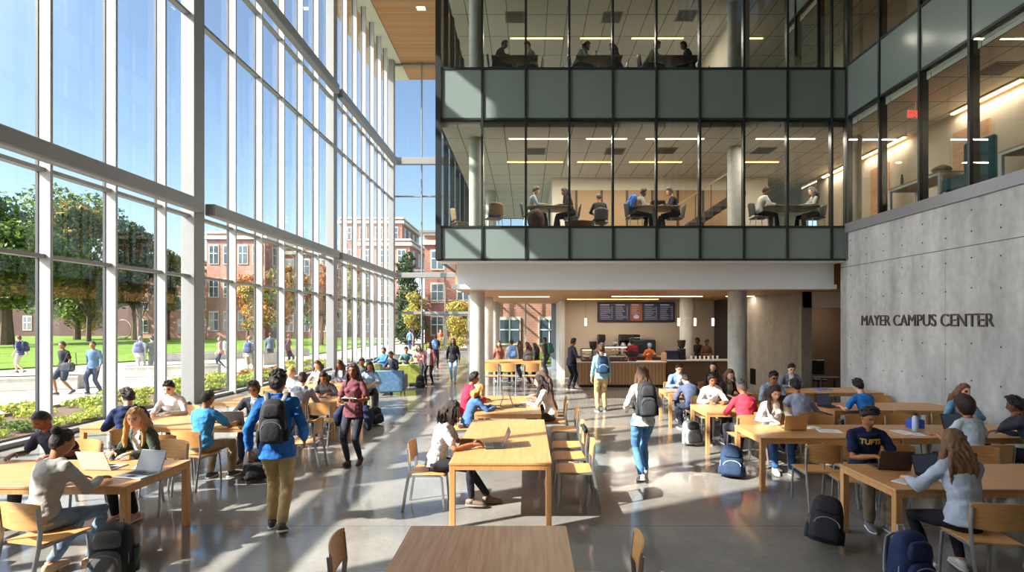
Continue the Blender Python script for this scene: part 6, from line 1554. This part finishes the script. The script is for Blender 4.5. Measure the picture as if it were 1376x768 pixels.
lounge_table(Xp(803, 14.9), 14.9, Z3, 'brown pedestal table on the third level with a bottle on it'); bottle(Xp(801, 14.8), 14.8, Z3 + .74, 'clear bottle on the third-level table', (200, 204, 206), h=.26)
up(775, 14.8, Z3, -86, 'woman in a blue-grey shirt, third level left of the bottle', (130, 146, 156), 'f', hr=('bob', 'black'), lean=26); up(832, 15.0, Z3, 92, 'person in a dark checked coat, third level right of the bottle', (60, 48, 54), hr=('long', 'dark'), sx='f')
lounge_table(Xp(905, 14.9), 14.9, Z3, 'brown pedestal table on the third level before the dividing wall')
up(869, 14.8, Z3, -90, 'person in a cream shirt, third level third table', (206, 200, 186), lean=26); up(928, 14.9, Z3, 90, 'person in black, third level third table', (36, 34, 38), skn='brown')
lounge_table(Xp(738, 14.9), 14.9, Z2, 'pale pedestal table on the second level, first from the corner', col=(150, 124, 92)); up(712, 14.8, Z2, -88, 'man in a light blue shirt, second level first table', (150, 168, 184), skn='light', hr=('short', 'brown'), lean=14); up(768, 14.9, Z2, 90, 'person in a black coat, second level first table', (34, 32, 36), hr=('long', 'black'), sx='f')
machine('round_stool', 'brown rounded stool on the second level by the first table', Xp(720, 14.3), 14.3, Z2, [('seat', cloth((96, 76, 64)), lambda m: m.ell((0, 0, .30), (.24, .24, .30), 14, 10))], 'stool')
up(806, 15.6, Z2, 4, 'person in dark grey seated low with back to the glass, second level', (52, 56, 60), hr=('short', 'dark'), lean=6)
machine('wicker_basket', 'low brown wicker basket on the second-level floor', Xp(778, 14.2), 14.2, Z2, [('body', mat('wicker', (120, 84, 54), rough=.8, bump=.8, bscale=60), lambda m: m.loft([(0, 0, 0), (0, 0, .22)], [(.34, .2), (.4, .24)], 16))], 'basket')
lounge_table(Xp(878, 14.9), 14.9, Z2, 'round-edged pedestal table on the second level between two leaning men', col=(150, 140, 118)); up(852, 14.8, Z2, -84, 'man in a checked shirt, second level second table', (170, 166, 150), lean=24); up(908, 14.9, Z2, 88, 'man in a dark navy coat, second level second table', (40, 42, 56), skn='light', lean=14)
r = on_back(bpy.data.objects[[o.name for o in PENDING if o.get('label', '').startswith('man in a checked shirt')][0]], (40, 110, 200), 'bright blue bag on the back of the man in the checked shirt')
machine('desk_bag', 'black bag on the second-level table beside the man in navy', Xp(884, 14.9), 14.9, Z2 + .74, [('body', cloth((36, 36, 40)), lambda m: m.box(-.2, .2, -.1, .1, 0, .22, 0, .04))], 'bag')
lounge_table(Xp(1057, 14.9), 14.9, Z2, 'dark pedestal table on the second level beyond the green-grey pillar', L=1.5, col=(90, 72, 54)); up(1020, 14.8, Z2, -90, 'person in a white shirt, second level beyond the pillar', (214, 214, 210), lean=16); up(1095, 14.9, Z2, 90, 'woman in a pale grey jacket, second level beyond the pillar', (150, 156, 150), 'f', 'light', ('long', (80, 74, 66)), lean=6)
shell_chair(Xp(664, 14.9), 14.9, Z2, 20, 'wicker-coloured chair in the second-level corner', (140, 110, 80)); shell_chair(Xp(618, 15.6), 15.6, Z2, -60, 'brown woven chair at the corner pane of the second level', (130, 104, 76))
backpack((60, 110, 190), 'blue bag on the corner chair of the second level', (Xp(664, 14.9), 14.9, Z2 + .46), 10, h=.4)
for k, (px_, Y) in enumerate(((748, 15.5), (940, 15.5))): shell_chair(Xp(px_, Y), Y, (Z3, Z3)[k], 80, ('spare chair on the third level between the first two tables', 'tilted dark chair on the third level by the dividing wall')[k])
# stair behind the second-level glass
r = empty('staircase', (5.6, 17.2, Z2), 0, label='dark staircase with a pale handrail behind the second-level glass', cat='stairs')
m = MB()
for q in range(10): m.box(-1.2 + q * .26, -.92 + q * .26, -.5, .5, q * .17, q * .17 + .17)
m.build('step', mat('dark_stair', (70, 60, 52), rough=.7), r); m = MB(); m.bar((-1.3, -.52, .9), (1.3, -.52, 2.55), .05, .05); m.build('handrail', mat('rail_wood', (196, 160, 120), rough=.4), r); m = MB()  # handrail has a pale wood colour
for q in range(6): m.cyl((-1.2 + q * .5, -.52, q * .33), (-1.2 + q * .5, -.52, .95 + q * .32), .012, 6)
m.build('baluster', STEELD, r)
# side wing furniture
T2 = make_table('side_table', 1.6, .7, H=.72, mats=(W_TOPX, WHITE), label='oak-topped table with white legs behind the side windows', x=9.15, y=11.9, rz=PI / 2); T2.location.z = Z2
bottle(9.0, 12.5, Z2 + .72, 'dark bottle on the side-wing table', (50, 60, 56), h=.3); cup(9.0, 11.9, Z2 + .72, 'white cup on the side-wing table', h=.2)
machine('folded_coat', 'tan coat heaped on the side-wing table', 9.0, 11.3, Z2 + .72, [('cloth', cloth((176, 156, 130)), lambda m: (m.ell((0, 0, .07), (.2, .16, .09), 12, 8), m.ell((.05, .05, .12), (.12, .1, .08), 10, 8)))], 'coat')
r = empty('tall_armchair', (9.0, 10.65, Z2), math.radians(100), label='teal high-backed armchair behind the side windows', cat='armchair')
m = MB(); m.box(-.3, .3, -.28, .3, .2, .46, 0, .03); m.build('seat', cloth((60, 96, 104)), r); m = MB(); m.box(-.32, .32, -.38, -.26, .3, 1.25, 0, .04); m.build('backrest', cloth((60, 96, 104)), r)
for sx in (-1, 1):
    for sy in (-1, 1): m = MB(); m.cyl((sx * .25, sy * .24, 0), (sx * .25, sy * .24, .2), .015, 6); m.build('leg', STEEL, r)
make_table('side_table', 1.8, .7, H=.72, mats=(W_DARK, WHITE), label='long brown table behind the side windows, towards the front', x=9.3, y=9.0, rz=PI / 2).location.z = Z2
# ---- people on the plaza
for k, (px_, Y, rot, col, kd, bt, hr, sx, skn, lb, pk, pose) in enumerate((
        (27, 24.0, 100, (84, 90, 140), 'tee', ('shorts', (190, 184, 170)), ('short', 'brown'), 'm', 'light', 'person in shorts walking past the lawn with a navy backpack', (40, 46, 78), 'walk'),
        (86, 17.0, 168, (34, 36, 44), 'tee', ('shorts', (60, 64, 72)), ('short', 'black'), 'm', 'tan', 'man in a black T-shirt and shorts crossing the plaza', None, 'walk'),
        (126, 17.2, 190, (96, 124, 160), 'long', ('trousers', (70, 80, 100)), ('short', 'black'), 'm', 'tan', 'man in a blue shirt crossing the plaza beside the man in shorts', None, 'walk'),
        (188, 23.2, 20, (214, 216, 222), 'long', ('trousers', (206, 206, 206)), ('short', 'grey'), 'm', 'light', 'person in pale clothes on the plaza beyond the third pane', (90, 100, 150), 'walk'),
        (205, 23.6, 60, (120, 126, 120), 'long', ('trousers', (150, 150, 150)), ('short', 'dark'), 'm', 'light', 'person in grey walking just ahead of the pale one', None, 'walk'),
        (297, 26.2, 100, (206, 150, 140), 'tee', ('leggings', (50, 54, 70)), ('long', 'brown'), 'f', 'light', 'woman in a pink top and dark leggings on the plaza, second bay', (214, 218, 222), 'walk'),
        (335, 22.8, 8, (206, 212, 220), 'tee', ('shorts', (196, 180, 150)), ('short', 'light'), 'm', 'light', 'person in shorts with a blue rucksack, second bay', (70, 84, 130), 'stand'),
        (363, 29.5, 20, (90, 100, 120), 'long', ('trousers', (60, 64, 76)), ('short', 'dark'), 'm', 'tan', 'person in slate clothing standing near the concrete block', None, 'stand'),
        (387, 27.0, -60, (52, 60, 84), 'long', ('trousers', (34, 36, 44)), ('short', 'dark'), 'm', 'tan', 'person in dark clothing walking along the glass, second bay', (50, 60, 84), 'walk'),
        (551, 43.5, 20, (110, 150, 200), 'tee', ('trousers', (60, 70, 110)), ('short', 'dark'), 'm', 'light', 'person in light blue outside the end wall', None, 'walk'),
        (592, 44.0, 190, (190, 96, 84), 'tee', ('shorts', (70, 70, 80)), ('short', 'dark'), 'm', 'light', 'person in red outside the entrance doors', None, 'walk'))):
    p = P(lb, Xp(px_, Y), Y, rot, pose, z=-.02, h=1.74 if sx == 'm' else 1.64, sex=sx, skin=skn, hair=hr, top=(kd, col), bottom=bt, det=0, lean=3, head=(4, 0))
    if pk: on_back(p, pk, ('navy backpack of the person walking past the lawn', '', '', 'purple-blue backpack of the person in pale clothes', '', 'white backpack of the woman in the pink top', 'blue rucksack of the person in shorts, second bay', '', 'dark backpack of the person walking along the glass')[k])
machine('shoulder_bag', 'big dark grey bag carried in front by the man in the black T-shirt', Xp(91, 16.75), 16.75, .74, [('body', cloth((58, 62, 70)), lambda m: m.box(-.22, .22, -.1, .1, 0, .3, 0, .07)), ('strap', BLACK, lambda m: m.loft([(-.2, .05, .25), (-.1, .12, .6), (.15, .12, .6), (.24, .05, .25)], [.015] * 4, 6))], 'bag')
# rugs at the doors
r = empty('entrance_mat', (-6.5, 30.0, .0), 0, label='dark floor mat inside the end doors', cat='mat'); m = MB(); m.box(-1.5, 1.5, -1.6, 1.6, 0, .012, 0, .004); m.build('pile', mat('mat_dark', (70, 70, 72), rough=.95), r)
# ---------------------------------------------------------------- light
AZ, EL = math.radians(26), math.radians(36.8)
sun = bpy.data.lights.new('sun', 'SUN'); sun.energy = 11.5; sun.angle = math.radians(.55); sun.color = (1.0, .92, .81)
so = bpy.data.objects.new('sun', sun); COL.objects.link(so); so.location = (-30, -15, 30)
dv = V((math.cos(EL) * math.cos(AZ), math.cos(EL) * math.sin(AZ), -math.sin(EL)))
so.rotation_euler = dv.to_track_quat('-Z', 'Y').to_euler()
w = bpy.data.worlds.new('sky'); SC.world = w; w.use_nodes = True; N = w.node_tree.nodes; L = w.node_tree.links
bg = N['Background']; sk = N.new('ShaderNodeTexSky'); sk.sky_type = 'NISHITA'; sk.sun_disc = False; sk.sun_elevation = EL; sk.sun_rotation = math.radians(270 - 26)
sk.air_density = 1.0; sk.dust_density = .6; sk.ozone_density = 1.2; sk.altitude = 50
# broad bright aureole round the sun, added to the clear sky
tc = N.new('ShaderNodeTexCoord'); dt = N.new('ShaderNodeVectorMath'); dt.operation = 'DOT_PRODUCT'; dt.inputs[1].default_value = -dv; L.new(tc.outputs['Generated'], dt.inputs[0])
mr = N.new('ShaderNodeMapRange'); mr.inputs[1].default_value = .35; mr.inputs[2].default_value = 1; mr.inputs[3].default_value = 0; mr.inputs[4].default_value = 1; L.new(dt.outputs['Value'], mr.inputs[0])
pw = N.new('ShaderNodeMath'); pw.operation = 'POWER'; pw.inputs[1].default_value = 2.2; L.new(mr.outputs[0], pw.inputs[0])
au = N.new('ShaderNodeVectorMath'); au.operation = 'SCALE'; au.inputs[0].default_value = (30, 30, 30); L.new(pw.outputs[0], au.inputs['Scale'])
ad = N.new('ShaderNodeVectorMath'); L.new(sk.outputs[0], ad.inputs[0]); L.new(au.outputs[0], ad.inputs[1])
L.new(ad.outputs[0], bg.inputs[0]); bg.inputs['Strength'].default_value = .185
SC.view_settings.view_transform = 'Standard'; SC.view_settings.look = 'None'; SC.view_settings.exposure = 0.5; SC.view_settings.gamma = 1
SC.view_settings.use_curve_mapping = False
cy = SC.cycles; cy.max_bounces = 10; cy.diffuse_bounces = 6; cy.glossy_bounces = 4; cy.transmission_bounces = 4; cy.transparent_max_bounces = 24
cy.sample_clamp_indirect = 6; cy.caustics_reflective = False; cy.caustics_refractive = False; cy.use_denoising = True
flush()
